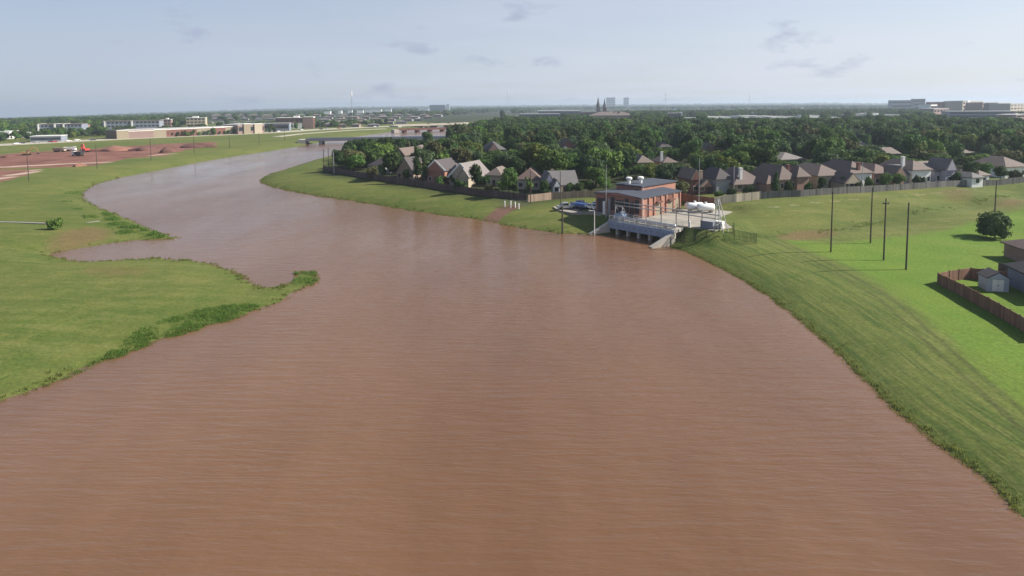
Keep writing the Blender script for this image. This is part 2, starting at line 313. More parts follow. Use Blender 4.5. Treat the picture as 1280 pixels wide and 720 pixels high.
def G(px, py):
    z = 3.0
    for _ in range(8):
        q = P(px, py, z); z = 0.5 * z + 0.5 * max(0.0, h1(q[0], q[1]))
    q = P(px, py, z); return np.array([q[0], q[1], max(0.0, h1(q[0], q[1]))])

def axis(lo, hi, step, end_lo, end_hi, g):
    a = list(np.arange(lo, hi + .1, step)); s = step
    while a[-1] < end_hi: s *= g; a.append(a[-1] + s)
    s = step
    while a[0] > end_lo: s *= g; a.insert(0, a[0] - s)
    return np.array(a)
gx = axis(-110, 130, 2.0, -11000, 11000, 1.035); gy = axis(30, 240, 2.0, -90, 11000, 1.024)
GX, GY = np.meshgrid(gx, gy); fx, fy = GX.ravel(), GY.ravel()
GZ, GD = H(fx, fy, True)
GZ = GZ + np.where(GD > 2, 0.10 * np.sin(fx * .31 + 1.3 * np.sin(fy * .17)) * np.cos(fy * .27), 0) * (np.hypot(fx, fy) < 500) * sstep(1, 6, sdf(fx, fy, STN))
crest_px = [(930, 291), (965, 300), (1020, 325), (1060, 345), (1100, 368), (1135, 398), (1165, 425), (1200, 455), (1240, 488), (1300, 540)]
CREST = np.array(W(crest_px, 2.4)); CREST = np.vstack([CREST, CREST[-1] + (CREST[-1] - CREST[-2]) * 3])
def pmask(px, soft, z=2.3, wob=0.0):
    pts = np.array(W(px, z)); d = sdf(fx, fy, pts)
    return 1 - sstep(-soft, soft, d)
def nearmask(px, w, z=2.3):
    d, _ = seg_dist(fx, fy, np.array(W(px, z)), False); return 1 - sstep(w * .4, w * 1.2, d)
a_lawn = pmask([(972, 297), (1040, 303), (1100, 297), (1180, 288), (1300, 262), (1450, 290), (1450, 560), (1300, 520), (1245, 475), (1205, 440), (1170, 404), (1140, 380), (1100, 352), (1050, 328)], 4)
a_dirt = np.maximum(pmask([(-60, 200), (20, 192), (60, 189), (110, 187), (160, 183), (205, 180), (272, 177.5), (266, 183), (235, 187), (205, 190), (216, 194), (160, 198), (138, 203), (110, 208), (50, 210), (-60, 214)], 7),
                    pmask([(-60, 213), (0, 213), (50, 212), (45, 216), (20, 222), (0, 228), (-60, 236)], 4))
a_pale = np.maximum(nearmask([(-60, 211), (0, 209.5), (50, 206.5), (95, 204.5), (135, 203)], 4), nearmask([(-40, 228), (0, 223), (20, 219), (48, 213)], 3)); a_pale = np.maximum(a_pale, .42 * nearmask([(950, 263.5), (1000, 259.5), (1060, 255), (1120, 250), (1180, 245), (1230, 240)], 1.0, 4.3)); a_pale = np.maximum(a_pale, nearmask([(188, 194.5), (212, 192.5)], 4) * .8)
a_dry = np.maximum(pmask([(78, 290), (110, 282), (140, 284), (138, 294), (100, 304), (62, 311), (60, 300)], 5, 1.2), pmask([(970, 297), (1000, 291.5), (1040, 290), (1052, 293), (1035, 299), (1000, 303), (975, 303)], 2.5, 1.8))
a_dry = np.maximum(a_dry, .75 * pmask([(1170, 242), (1200, 239), (1222, 243), (1214, 249), (1185, 250)], 5, 4.5)); a_dry = np.maximum(a_dry, .8 * pmask([(1240, 254), (1290, 250), (1290, 259), (1245, 260)], 4, 3.5))
a_dry = np.maximum(a_dry, .6 * pmask([(95, 333), (140, 329), (200, 330), (195, 345), (130, 350), (90, 345)], 6, 1.2))
a_weed = np.maximum(nearmask([(118, 233), (85, 240), (70, 248), (85, 257), (110, 268), (150, 282)], 5, 1.8), nearmask([(905, 303), (960, 298), (1050, 288.5), (1100, 282), (1200, 266), (1290, 252)], 4.5, 2))
a_weed = np.maximum(a_weed, np.where(GD > 0, 1 - sstep(1.0, 4.5, GD), 0) * .8)
a_ramp = pmask([(588, 272), (603, 268), (622, 261), (640, 259), (655, 260), (640, 264), (622, 270), (606, 276)], 2.5, 1.6)
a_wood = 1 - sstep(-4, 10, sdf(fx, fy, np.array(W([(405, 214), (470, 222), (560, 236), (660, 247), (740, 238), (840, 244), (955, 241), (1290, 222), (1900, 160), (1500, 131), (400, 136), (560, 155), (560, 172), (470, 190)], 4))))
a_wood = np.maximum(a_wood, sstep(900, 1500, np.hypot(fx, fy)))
cd, cs = seg_dist(fx, fy, CREST, False)
nx, ny = len(gx), len(gy)
idx = np.arange(nx * ny).reshape(ny, nx)
quads = np.stack([idx[:-1, :-1].ravel(), idx[:-1, 1:].ravel(), idx[1:, 1:].ravel(), idx[1:, :-1].ravel()], 1)
def np_mesh(name, V, Q, mats, k=4):
    me = bpy.data.meshes.new(name); me.vertices.add(len(V)); me.vertices.foreach_set('co', np.ascontiguousarray(V, dtype=np.float32).ravel())
    me.loops.add(Q.size); me.loops.foreach_set('vertex_index', np.ascontiguousarray(Q, dtype=np.int32).ravel()); me.polygons.add(len(Q))
    me.polygons.foreach_set('loop_start', np.arange(0, Q.size, k, dtype=np.int32))
    try: me.polygons.foreach_set('loop_total', np.full(len(Q), k, dtype=np.int32))
    except Exception: pass
    for mm in mats: me.materials.append(mm)
    me.update(calc_edges=True); me.validate()
    o = bpy.data.objects.new(name, me); COL.objects.link(o); return o

def ground_mat():
    m, nt, b, N, L = new_mat('grassland'); b.inputs['Roughness'].default_value = 0.95; b.inputs['Specular IOR Level'].default_value = 0.1
    tc = N('ShaderNodeTexCoord')
    def noise(scale, det=5, vec=None, rough=.55):
        n = N('ShaderNodeTexNoise'); n.inputs['Scale'].default_value = scale; n.inputs['Detail'].default_value = det; n.inputs['Roughness'].default_value = rough
        L(vec or tc.outputs['Object'], n.inputs['Vector']); return n.outputs[0]
    def rng_(x, a, c, lo=0, hi=1):
        r = N('ShaderNodeMapRange'); r.inputs[1].default_value = a; r.inputs[2].default_value = c; r.inputs[3].default_value = lo; r.inputs[4].default_value = hi; L(x, r.inputs[0]); return r.outputs[0]
    def mix(f, a, c, blend='MIX'):
        x = N('ShaderNodeMix'); x.data_type = 'RGBA'; x.blend_type = blend
        for s, v in ((0, f), (6, a), (7, c)):
            if isinstance(v, (int, float)): x.inputs[s].default_value = v
            elif isinstance(v, tuple): x.inputs[s].default_value = v + (1,)
            else: L(v, x.inputs[s])
        return x.outputs[2]
    def attr(n): a = N('ShaderNodeAttribute'); a.attribute_name = n; return a.outputs['Fac']
    def op(o, a, c=None):
        x = N('ShaderNodeMath'); x.operation = o
        for i, v in enumerate((a, c)):
            if v is None: continue
            if isinstance(v, (int, float)): x.inputs[i].default_value = v
            else: L(v, x.inputs[i])
        return x.outputs[0]
    big, med, fine, tiny = noise(.018, 5), noise(.11, 6, None, .65), noise(.55, 6, None, .7), noise(2.6, 4, None, .7)
    base = mix(rng_(big, .35, .65), (.086, .108, .025), (.155, .154, .044))
    base = mix(rng_(med, .35, .68, 0, .75), base, (.062, .104, .020))
    base = mix(rng_(fine, .45, .75, 0, .6), base, (.165, .162, .052))
    mpn = N('ShaderNodeMapping'); mpn.inputs['Rotation'].default_value = (0, 0, R(38)); mpn.inputs['Scale'].default_value = (.035, .4, 1); L(tc.outputs['Object'], mpn.inputs[0]); streak = noise(1.0, 5, mpn.outputs[0], .6)
    base = mix(rng_(streak, .5, .72, 0, .55), base, (.172, .168, .058)); base = mix(rng_(streak, .28, .45, .6, 0), base, (.060, .092, .020))
    # bright mown lawn
    lawn = mix(rng_(med, .3, .7), (.084, .162, .019), (.125, .182, .028)); lawn = mix(rng_(fine, .4, .8, 0, .35), lawn, (.12, .15, .03))
    edge = op('ADD', attr('lawn'), op('MULTIPLY', op('SUBTRACT', med, .5), .9))
    base = mix(rng_(edge, .35, .65), base, lawn)
    # mower passes along the levee slope
    cb = N('ShaderNodeCombineXYZ'); sp = N('ShaderNodeSeparateXYZ'); L(tc.outputs['Object'], sp.inputs[0])
    L(op('MULTIPLY', attr('shore'), 1.1), cb.inputs[0]); L(op('MULTIPLY', sp.outputs[1], .045), cb.inputs[1]); stripes = noise(1.0, 5, cb.outputs[0], .6)
    cb2 = N('ShaderNodeCombineXYZ'); L(op('MULTIPLY', attr('shore'), 3.2), cb2.inputs[0]); L(op('MULTIPLY', sp.outputs[1], .12), cb2.inputs[1]); stripes2 = noise(1.0, 4, cb2.outputs[0], .6)
    bank = attr('bank')
    base = mix(op('MULTIPLY', bank, .35), base, (.130, .165, .036))
    base = mix(op('MULTIPLY', bank, rng_(stripes, .42, .62, 0, .8)), base, (.056, .092, .020))
    base = mix(op('MULTIPLY', bank, rng_(stripes2, .48, .68, 0, .75)), base, (.165, .165, .052))
    tr = attr('track')
    for off in (-.2, 1.5):
        g = op('ABSOLUTE', op('SUBTRACT', tr, off)); base = mix(op('MULTIPLY', rng_(g, .15, .5, .6, 0), rng_(med, .35, .6, .15, 1)), base, (.058, .064, .024))
    base = mix(op('MULTIPLY', attr('weed'), rng_(fine, .4, .7, 0, .7)), base, (.042, .080, .018))
    base = mix(rng_(op('ADD', attr('dry'), op('MULTIPLY', op('SUBTRACT', fine, .5), .8)), .3, .8, 0, .85), base, mix(fine, (.10, .072, .034), (.19, .135, .062)))
    soil = mix(rng_(med, .3, .7), (.15, .062, .046), (.24, .125, .095)); soil = mix(rng_(noise(.05, 4), .5, .7), soil, (.11, .045, .04))
    base = mix(rng_(op('ADD', attr('dirt'), op('MULTIPLY', op('SUBTRACT', med, .5), .9)), .4, .6), base, soil)
    base = mix(rng_(op('ADD', attr('pale'), op('MULTIPLY', op('SUBTRACT', fine, .5), .4)), .3, .7), base, (.40, .31, .24))
    base = mix(rng_(op('ADD', attr('ramp'), op('MULTIPLY', op('SUBTRACT', fine, .5), .5)), .35, .6), base, mix(fine, (.11, .058, .042), (.19, .115, .085)))
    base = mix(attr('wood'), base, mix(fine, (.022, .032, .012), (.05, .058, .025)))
    base = mix(rng_(attr('shore'), -.1, .35, .75, 0), base, (.085, .055, .035))
    vv = rng_(tiny, .3, .75, .68, 1.3); hs = N('ShaderNodeHueSaturation'); L(vv, hs.inputs['Value']); L(base, hs.inputs['Color']); L(hs.outputs[0], b.inputs['Base Color'])
    bp = N('ShaderNodeBump'); bp.inputs['Strength'].default_value = .5; bp.inputs['Distance'].default_value = .22
    hh = op('ADD', op('MULTIPLY', fine, .7), op('MULTIPLY', tiny, .35)); hh = op('ADD', hh, op('MULTIPLY', op('MULTIPLY', stripes2, bank), .5)); L(hh, bp.inputs['Height']); L(bp.outputs[0], b.inputs['Normal'])
    return m
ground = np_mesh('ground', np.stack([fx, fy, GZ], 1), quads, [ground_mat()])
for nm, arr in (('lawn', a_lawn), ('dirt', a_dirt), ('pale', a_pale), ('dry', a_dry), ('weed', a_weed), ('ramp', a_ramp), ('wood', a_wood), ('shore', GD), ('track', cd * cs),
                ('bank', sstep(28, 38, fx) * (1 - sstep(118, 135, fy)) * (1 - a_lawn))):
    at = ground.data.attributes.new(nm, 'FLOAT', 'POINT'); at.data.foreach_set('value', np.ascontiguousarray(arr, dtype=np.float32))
ground.data.polygons.foreach_set('use_smooth', [True] * len(ground.data.polygons)); struct(ground)

# ------------------------------------------------------------------ flood water
def water_mat():
    m, nt, b, N, L = new_mat('muddy_water')
    b.inputs['IOR'].default_value = 1.36; b.inputs['Specular IOR Level'].default_value = 0.5
    tc = N('ShaderNodeTexCoord')
    def noise(scale, det, sx, sy, rot=0, rough=.5):
        mp = N('ShaderNodeMapping'); mp.inputs['Scale'].default_value = (sx, sy, 1); mp.inputs['Rotation'].default_value = (0, 0, R(rot)); L(tc.outputs['Object'], mp.inputs[0])
        n = N('ShaderNodeTexNoise'); n.inputs['Scale'].default_value = scale; n.inputs['Detail'].default_value = det; n.inputs['Roughness'].default_value = rough; L(mp.outputs[0], n.inputs['Vector']); return n.outputs[0]
    def rng_(x, a, c, lo, hi):
        r = N('ShaderNodeMapRange'); r.inputs[1].default_value = a; r.inputs[2].default_value = c; r.inputs[3].default_value = lo; r.inputs[4].default_value = hi; L(x, r.inputs[0]); return r.outputs[0]
    silt = noise(.022, 7, 1.2, .35, 12, .66)
    mx = N('ShaderNodeMix'); mx.data_type = 'RGBA'; mx.inputs[6].default_value = (.126, .064, .033, 1); mx.inputs[7].default_value = (.172, .093, .050, 1); L(rng_(silt, .35, .65, 0, 1), mx.inputs[0]); L(mx.outputs[2], b.inputs['Base Color'])
    calm = noise(.010, 7, 1.5, .55, -28, .62)
    L(rng_(calm, .38, .62, .24, .06), b.inputs['Roughness'])
    w1 = noise(1.0, 3, .22, 1.25, 6); w2 = noise(1.0, 3, .7, 3.2, -4, .6); w3 = noise(.25, 2, .5, 1.2, 12)
    a = N('ShaderNodeMath'); a.operation = 'MULTIPLY_ADD'; L(w2, a.inputs[0]); a.inputs[1].default_value = .38; L(w1, a.inputs[2])
    a2 = N('ShaderNodeMath'); a2.operation = 'MULTIPLY_ADD'; L(w3, a2.inputs[0]); a2.inputs[1].default_value = .6; L(a.outputs[0], a2.inputs[2])
    bp = N('ShaderNodeBump'); bp.inputs['Distance'].default_value = .16; L(a2.outputs[0], bp.inputs['Height']); L(rng_(calm, .40, .62, 1.0, .16), bp.inputs['Strength']); L(bp.outputs[0], b.inputs['Normal'])
    return m
MW = water_mat()
wm = MB(); wm.add([(-900, -90, 0), (400, -90, 0), (400, 3200, 0), (-900, 3200, 0)], [(0, 1, 2, 3)]); water = struct(wm.build('water', MW))

# ------------------------------------------------------------------ strips on the ground
def strip(name, px, width, m, dz=.12, z=2.4, zfix=None, world=None):
    pts = np.array(world) if world is not None else np.array(W(px, z))
    out = [pts[0]]
    for a, c in zip(pts[:-1], pts[1:]):
        n = max(1, int(np.hypot(*(c - a)) / 6)); out += [a + (c - a) * i / n for i in range(1, n + 1)]
    out = np.array(out); mb = MB()
    for i, p in enumerate(out):
        t = out[min(i + 1, len(out) - 1)] - out[max(i - 1, 0)]; t = t / np.hypot(*t); nrm = np.array([-t[1], t[0]])
        zz = max(h1(*(p + nrm * width / 2)), h1(*(p - nrm * width / 2)), h1(*p)) + dz if zfix is None else zfix
        for s in (1, -1):
            q = p + nrm * s * width / 2; mb.v.append((q[0], q[1], zz))
        for s in (1, -1):
            q = p + nrm * s * width / 2; mb.v.append((q[0], q[1], zz - .6))
    for i in range(len(out) - 1):
        o, n = i * 4, i * 4 + 4
        for f in ((o + 1, n + 1, n, o), (o, n, n + 2, o + 2), (o + 3, n + 3, n + 1, o + 1)): mb.f.append(f); mb.m.append(0)
    return struct(mb.build(name, m))
road_px = [(-90, 186), (0, 181.5), (80, 177.3), (160, 173.3), (230, 170.4), (290, 168), (345, 165.5), (400, 162), (460, 159.2), (500, 157.6)]
strip('road', road_px, 26, M['road'], .2)
strip('road', [(345, 171.2), (375, 167.5), (410, 165), (440, 163), (480, 161)], 9, M['road'], .2)
strip('path', [(-60, 276), (0, 276.5), (58, 277.2)], 1.0, M['asphalt_pale'], .16, 2.0)
strip('path', [(108, 275.5), (116, 274), (123, 272.5)], 1.0, M['asphalt_pale'], .05, 1.6)
strip('road', [(560, 155.2), (600, 150.5), (635, 146), (690, 139.5)], 14, M['road'], .25)

# ------------------------------------------------------------------ trees
def icos():
    t = (1 + 5 ** .5) / 2
    v = np.array([(-1, t, 0), (1, t, 0), (-1, -t, 0), (1, -t, 0), (0, -1, t), (0, 1, t), (0, -1, -t), (0, 1, -t), (t, 0, -1), (t, 0, 1), (-t, 0, -1), (-t, 0, 1)], float); v /= np.linalg.norm(v[0])
    f = [(0, 11, 5), (0, 5, 1), (0, 1, 7), (0, 7, 10), (0, 10, 11), (1, 5, 9), (5, 11, 4), (11, 10, 2), (10, 7, 6), (7, 1, 8), (3, 9, 4), (3, 4, 2), (3, 2, 6), (3, 6, 8), (3, 8, 9), (4, 9, 5), (2, 4, 11), (6, 2, 10), (8, 6, 7), (9, 8, 1)]
    return v, f
ICV, ICF = icos()
def crown_mesh(name, shape, n, leaf, seed):
    """unit crown: radius about 1, from z=0 to z=h; clumps of small leaf faces on uneven lobes"""
    g = np.random.default_rng(seed); lobes = []
    if shape == 'broad':
        lobes.append((np.array([0, 0, .62]), np.array([.62, .62, .48])))
        for i in range(9):
            a = i * 2.4 + g.uniform(-.4, .4); rr = g.uniform(.38, .72); lobes.append((np.array([rr * math.cos(a), rr * math.sin(a), g.uniform(.35, .98)]), np.array([1, 1, .8]) * g.uniform(.28, .46)))
    elif shape == 'round':
        lobes.append((np.array([0, 0, .85]), np.array([.72, .72, .75])))
        for i in range(9):
            a = i * 2.4 + g.uniform(-.4, .4); rr = g.uniform(.3, .62); lobes.append((np.array([rr * math.cos(a), rr * math.sin(a), g.uniform(.35, 1.4)]), np.array([1, 1, 1]) * g.uniform(.28, .44)))
    elif shape == 'tall':
        for i in range(9):
            z = .25 + i * .30; rr = .75 * (1 - i / 11) ** .8; lobes.append((np.array([g.uniform(-.15, .15), g.uniform(-.15, .15), z]), np.array([rr, rr, .42])))
    elif shape == 'loose':
        for i in range(12):
            a = i * 2.4; rr = g.uniform(.15, .75); lobes.append((np.array([rr * math.cos(a), rr * math.sin(a), g.uniform(.3, 1.35)]), np.array([1, 1, .85]) * g.uniform(.22, .38)))
    elif shape == 'dense':
        lobes.append((np.array([0, 0, .62]), np.array([.9, .9, .80])))
        for i in range(14):
            a = i * 2.4; rr = g.uniform(.45, .72); lobes.append((np.array([rr * math.cos(a), rr * math.sin(a), g.uniform(.10, 1.12)]), np.array([1, 1, 1]) * g.uniform(.26, .38)))
    else:   # bush
        lobes.append((np.array([0, 0, .4]), np.array([.7, .7, .5])))
        for i in range(8):
            a = i * 2.4; rr = g.uniform(.4, .75); lobes.append((np.array([rr * math.cos(a), rr * math.sin(a), g.uniform(.2, .7)]), np.array([1, 1, .9]) * g.uniform(.24, .40)))
    V, F = [], []
    for c, r in lobes:
        o = len(V); jit = 1 + g.uniform(-.12, .12, (12, 1)); V += list(c + ICV * r * .80 * jit); F += [tuple(o + i for i in f) for f in ICF]
    ar = np.array([r[0] * r[1] + r[0] * r[2] for c, r in lobes]); ar /= ar.sum()
    for k in g.choice(len(lobes), n, p=ar):
        c, r = lobes[k]; d = g.normal(size=3); d /= np.linalg.norm(d)
        if d[2] < -.55: d[2] *= -1
        p = c + d * r * g.uniform(.82, 1.10)
        nn = d + g.normal(size=3) * .55; nn /= np.linalg.norm(nn)
        t = np.cross(nn, g.normal(size=3)); t /= np.linalg.norm(t); w = np.cross(nn, t); s = leaf * g.uniform(.6, 1.4); s2 = s * g.uniform(.5, .9)
        o = len(V); V += [p - t * s, p - w * s2, p + t * s, p + w * s2]; F.append((o, o + 1, o + 2, o + 3))
    V = np.array(V); V[:, 2] = np.maximum(V[:, 2], 0.0)
    me = bpy.data.meshes.new(name); me.from_pydata([tuple(v) for v in V], [], F); me.update(); return me
SHAPES = {}
for shp, cnt, lf in (('broad', 900, .095), ('round', 950, .09), ('tall', 800, .085), ('loose', 800, .085), ('bush', 520, .11), ('dense', 1500, .075)):
    SHAPES[shp] = [crown_mesh('crown', shp, cnt, lf, 50 + i * 7 + len(shp)) for i in range(3)]
HS = dict(broad=1.36, round=1.62, tall=3.0, loose=1.6, bush=.95, dense=1.48)
CR = {}
def crown_of(shape, col, i):
    k = (shape, col, i % 3)
    if k not in CR:
        me = SHAPES[shape][i % 3].copy(); me.materials.clear(); me.materials.append(LEAF[col]); CR[k] = me
    return CR[k]
def trunk_mesh():
    mb = MB(); mb.lathe([(.16, 0), (.11, .12), (.085, .5), (.06, 1.0)], 7)
    for a in range(4):
        c, s = math.cos(a * 1.57 + .4), math.sin(a * 1.57 + .4); mb.tube((0, 0, .55), (c * .42, s * .42, 1.0), .055, .025, 5)
    o = mb.build('trunk', M['bark']); me = o.data; bpy.data.objects.remove(o); return me
TRUNK = trunk_mesh()
tree_count = [0]; TREES = []
def tree(x, y, z, w, h, shape='broad', col='mid', label=None, name=None, group=None, trunk=.28):
    """w crown width, h total height"""
    i = tree_count[0]; tree_count[0] += 1
    name = name or ('shrub' if shape == 'bush' else 'tree'); cat = 'shrub' if shape == 'bush' else 'tree'
    t = thing(name, label, cat, (x, y, z), random.uniform(0, 6.28), group)
    zt = h * trunk if shape != 'bush' else 0.0; zt = max(0, zt)
    c = bpy.data.objects.new('crown', crown_of(shape, col, i)); COL.objects.link(c); c.parent = t; c.location = (0, 0, zt * .75)
    c.scale = (w / 2 * .95, w / 2 * .95, (h - zt * .75) / HS[shape])
    if shape != 'bush' and trunk > 0.01:
        k = bpy.data.objects.new('trunk', TRUNK); COL.objects.link(k); k.parent = t; k.scale = (w * .22, w * .22, h * .55)
    TREES.append((t, x, y, z, w, h, col, shape))
    return t
BLOCK = []     # image rectangles that distance-sorted planting must keep clear: (x0, x1, y0, y1, distance)

def tree_px(px, base, top, wpx, shape, col, label, back=0.0, name=None, group=None, trunk=.28):
    """a tree whose foot is seen (or would be seen) at (px, base); back moves it further along the ground"""
    q = G(px, base); d = np.hypot(q[0], q[1]); q2 = q[:2] * (d + back) / d; z = h1(*q2)
    tz = zat(q2[0], q2[1], top); _, _, w = pixa(q2[0], q2[1], z)
    return tree(q2[0], q2[1], z, wpx * w / FPX, max(1.0, tz - z), shape, col, label, name, group, trunk)

# ------------------------------------------------------------------ houses
def roof_geo(mb, x0, x1, y0, y1, e, r, kind, oh=.45, th=.22):
    X0, X1, Y0, Y1 = x0 - oh, x1 + oh, y0 - oh, y1 + oh
    ym, xm = (y0 + y1) / 2, (x0 + x1) / 2; w, d = X1 - X0, Y1 - Y0
    if kind == 'hip':
        if w >= d: i = d * .46; rid = [(X0 + i, ym), (X1 - i, ym)] if w > d * 1.02 else [(xm - .05, ym), (xm + .05, ym)]
        else: i = w * .46; rid = [(xm, Y0 + i), (xm, Y1 - i)]
        along_x = w >= d
    elif kind == 'side': rid = [(X0, ym), (X1, ym)]; along_x = True
    else: rid = [(xm, Y0), (xm, Y1)]; along_x = False
    v = [(X0, Y0, e - th), (X1, Y0, e - th), (X1, Y1, e - th), (X0, Y1, e - th), (X0, Y0, e), (X1, Y0, e), (X1, Y1, e), (X0, Y1, e), (rid[0][0], rid[0][1], r), (rid[1][0], rid[1][1], r)]
    f = [(3, 2, 1, 0), (0, 1, 5, 4), (1, 2, 6, 5), (2, 3, 7, 6), (3, 0, 4, 7)]
    f += [(4, 5, 9, 8), (6, 7, 8, 9), (5, 6, 9), (7, 4, 8)] if along_x else [(5, 6, 9, 8), (7, 4, 8, 9), (4, 5, 8), (6, 7, 9)]
    return mb.add(v, f)
def wall_geo(mb, x0, x1, y0, y1, e, r, kind):
    """walls that rise into the gables"""
    mb.box(x0, x1, y0, y1, -1.0, e - .23)
    return mb
def gable_fill(mb, x0, x1, y0, y1, e, r, kind, proud=.47, sgn=0):
    if kind == 'front':
        xm = (x0 + x1) / 2
        y = (y0 - proud, y1 + proud)[sgn]; mb.add([(x0, y, e - .2), (x1, y, e - .2), (xm, y, r - .35)], [(0, 1, 2)])
    elif kind == 'side':
        ym = (y0 + y1) / 2
        x = (x0 - proud, x1 + proud)[sgn]; mb.add([(x, y0, e - .2), (x, y1, e - .2), (x, ym, r - .35)], [(0, 1, 2)])
def window(parent, cx, y, z0, w, h, face='front', x=None):
    mb = MB()
    if face == 'front': mb.box(cx - w / 2 - .08, cx + w / 2 + .08, y - .05, y + .05, z0 - .08, z0 + h + .08)
    else: mb.box(x - .05, x + .05, cx - w / 2 - .08, cx + w / 2 + .08, z0 - .08, z0 + h + .08)
    o = mb.build('window', M['trim'], parent); g = MB()
    if face == 'front': g.box(cx - w / 2, cx + w / 2, y - .08, y - .03, z0, z0 + h)
    else: g.box(x - .08, x - .03, cx - w / 2, cx + w / 2, z0, z0 + h)
    g.build('pane', M['glass'], o); return o
def volume(t, x0, x1, y0, y1, e, r, kind, wall, roof, gable=None, pre='', oh=.45):
    mb = MB(); wall_geo(mb, x0, x1, y0, y1, e, r, kind); mb.build(pre + 'wall', wall, t)
    ro = roof_geo(MB(), x0, x1, y0, y1, e, r, kind, oh).build(pre + 'roof', roof, t)
    if kind != 'hip':
        for sgn in (0, 1):
            g = MB(); gable_fill(g, x0, x1, y0, y1, e, r, kind, oh + .02, sgn); g.build('gable', gable or wall, t)
    return ro
HOUSES = []
def house(label, pxl, pxr, base, back, eave, ridge, kind, wall, roof, depth=11, rot=None, gable=None, wings=(), chimney=None, wins=3, door=True, side_wall=None, name='house', group='houses of the wooded neighbourhood', trim=False):
    """front wall spans photo columns pxl..pxr at the ground row base, then pushed back; eave/ridge are photo rows"""
    q = G((pxl + pxr) / 2, base); d = np.hypot(q[0], q[1]); c = q[:2] * (d + back) / d
    rot = R(14) if rot is None else R(rot); ca, sa = math.cos(rot), math.sin(rot)
    z = h1(*c)
    # width such that both front corners project to the asked columns
    lo, hi = 2.0, 60.0
    for _ in range(40):
        w = (lo + hi) / 2; a = pix(c[0] - ca * w / 2, c[1] - sa * w / 2, z)[0]; b = pix(c[0] + ca * w / 2, c[1] + sa * w / 2, z)[0]
        if b - a < pxr - pxl: lo = w
        else: hi = w
    off = ((pxl + pxr) / 2 - (a + b) / 2) * pixa(c[0], c[1], z)[2] / FPX; c = c + np.array([ca, sa]) * off; z = h1(*c)
    D = depth
    cen = c + np.array([-sa, ca]) * D / 2
    e = max(2.2, zat(c[0], c[1], eave) - z); rr = max(e + 1, zat(*(cen if kind != 'front' else c), ridge) - z)
    e = min(e, 7.5); rr = min(rr, e + max(w, D) * .75)
    t = thing(name, label, 'house', (c[0], c[1], z), rot, group)
    ro = volume(t, -w / 2, w / 2, 0, D, e, rr, kind, wall, roof, gable)
    if trim:
        mb = MB(); xm = 0
        for s in (-1, 1): mb.bar((s * (w / 2 + .5), -.56, e - .05), (0, -.56, rr - .05), .14, .55)
        mb.build('gable_trim', M['trim'], t)
    if chimney:
        cx, cy, hh, cm = chimney; m = MB(); hh *= .78; m.box(cx * w - .42, cx * w + .42, cy * D - .35, cy * D + .35, e - 1, e + hh); m.box(cx * w - .5, cx * w + .5, cy * D - .43, cy * D + .43, e + hh, e + hh + .2); m.build('chimney', cm, ro)
    nfl = 2 if e > 4.6 else 1
    for fl in range(nfl):
        for i in range(wins):
            if door and fl == 0 and i == wins // 2: continue
            window(t, -w / 2 + w * (i + .5) / wins, 0, .9 + fl * 2.7, min(1.5, w / wins * .5), 1.3)
        window(t, D * .5, 0, .9 + fl * 2.7, 1.2, 1.3, 'side', -w / 2)
    if door:
        m = MB(); cx = -w / 2 + w * (wins // 2 + .5) / wins if wins else 0; m.box(cx - .5, cx + .5, -.07, .04, 0, 2.1); m.build('door', M['door'], t)
    for wg in wings:   # (x0f, x1f, y0, y1, eave_m, ridge_m, kind, wall, roof)
        x0, x1, y0, y1, we, wr, wk, ww, wrf = wg
        volume(t, x0 * w, x1 * w, y0, y1, we, wr, wk, ww, wrf, None, 'wing_')
        if wk == 'front' or ww is M['white']: window(t, (x0 + x1) / 2 * w, y0, .9, 1.2, 1.2)
    dist = np.hypot(*c); HOUSES.append((t, dist, pxl, pxr, ridge, base))
    BLOCK.append((pxl - 1, pxr + 2, ridge - 1, base - 2, dist, eave + (1.0 if group.startswith('roofs') else (base - eave) * .30)))
    return t
m = M
FB = lambda px: 248 + (px - 955) * (228 - 248) / 325.0     # foot of the long grey fence, by column
# row facing the channel, left of the pump station
house('purple-grey roofed house half hidden behind the trees at the tip', 461, 482, 221, 9, 207, 196, 'hip', m['grey'], m['roof_dark'], 10, -24)
house('house with a tall shaded brown gable behind the conical evergreen', 496, 517, 228, 7, 216, 197, 'front', m['brick_tan'], m['roof_dark'], 12, -24, m['brick_tan'], chimney=(.3, .6, 4, m['brick_tan']))
house('red brick house with steep white trimmed gable', 534, 556, 233, 7, 213, 200, 'front', m['brick'], m['roof_dark'], 12, -24, m['brick'], trim=True, wings=[(.5, 1.1, 2, 10, 3.2, 6.5, 'hip', m['brick_rose'], m['roof_dark'])])
house('house with a broad pale gable, largest of the row by the dark fence', 562, 591, 237, 7, 222, 204, 'front', m['cream'], m['roof_pale'], 13, -24, m['cream'], wings=[(.1, .5, -3, 4, 3.4, 6.2, 'front', m['cream'], m['roof_pale'])], trim=True)
house('small house with a tan roof among dense shrubs', 608, 627, 240, 10, 219, 208, 'hip', m['cream'], m['roof_tan'], 10, -20)
house('reddish brown hip roofed house behind the bright green shrub', 646, 675, 246, 12, 224, 209, 'hip', m['cream'], m['roof_rose'], 11, -10)
house('grey roofed house with white window wing behind the tan plank fence', 690, 722, 247, 7, 231, 213, 'side', m['cream'], m['roof_grey'], 10, 8, wings=[(-.75, -.42, 1, 8, 3.0, 6.4, 'front', m['lavender'], m['roof_grey']), (-.5, -.25, -2.2, 3, 2.6, 4.6, 'front', m['white'], m['roof_grey'])], chimney=(-.3, .7, 5, m['brick_tan']))
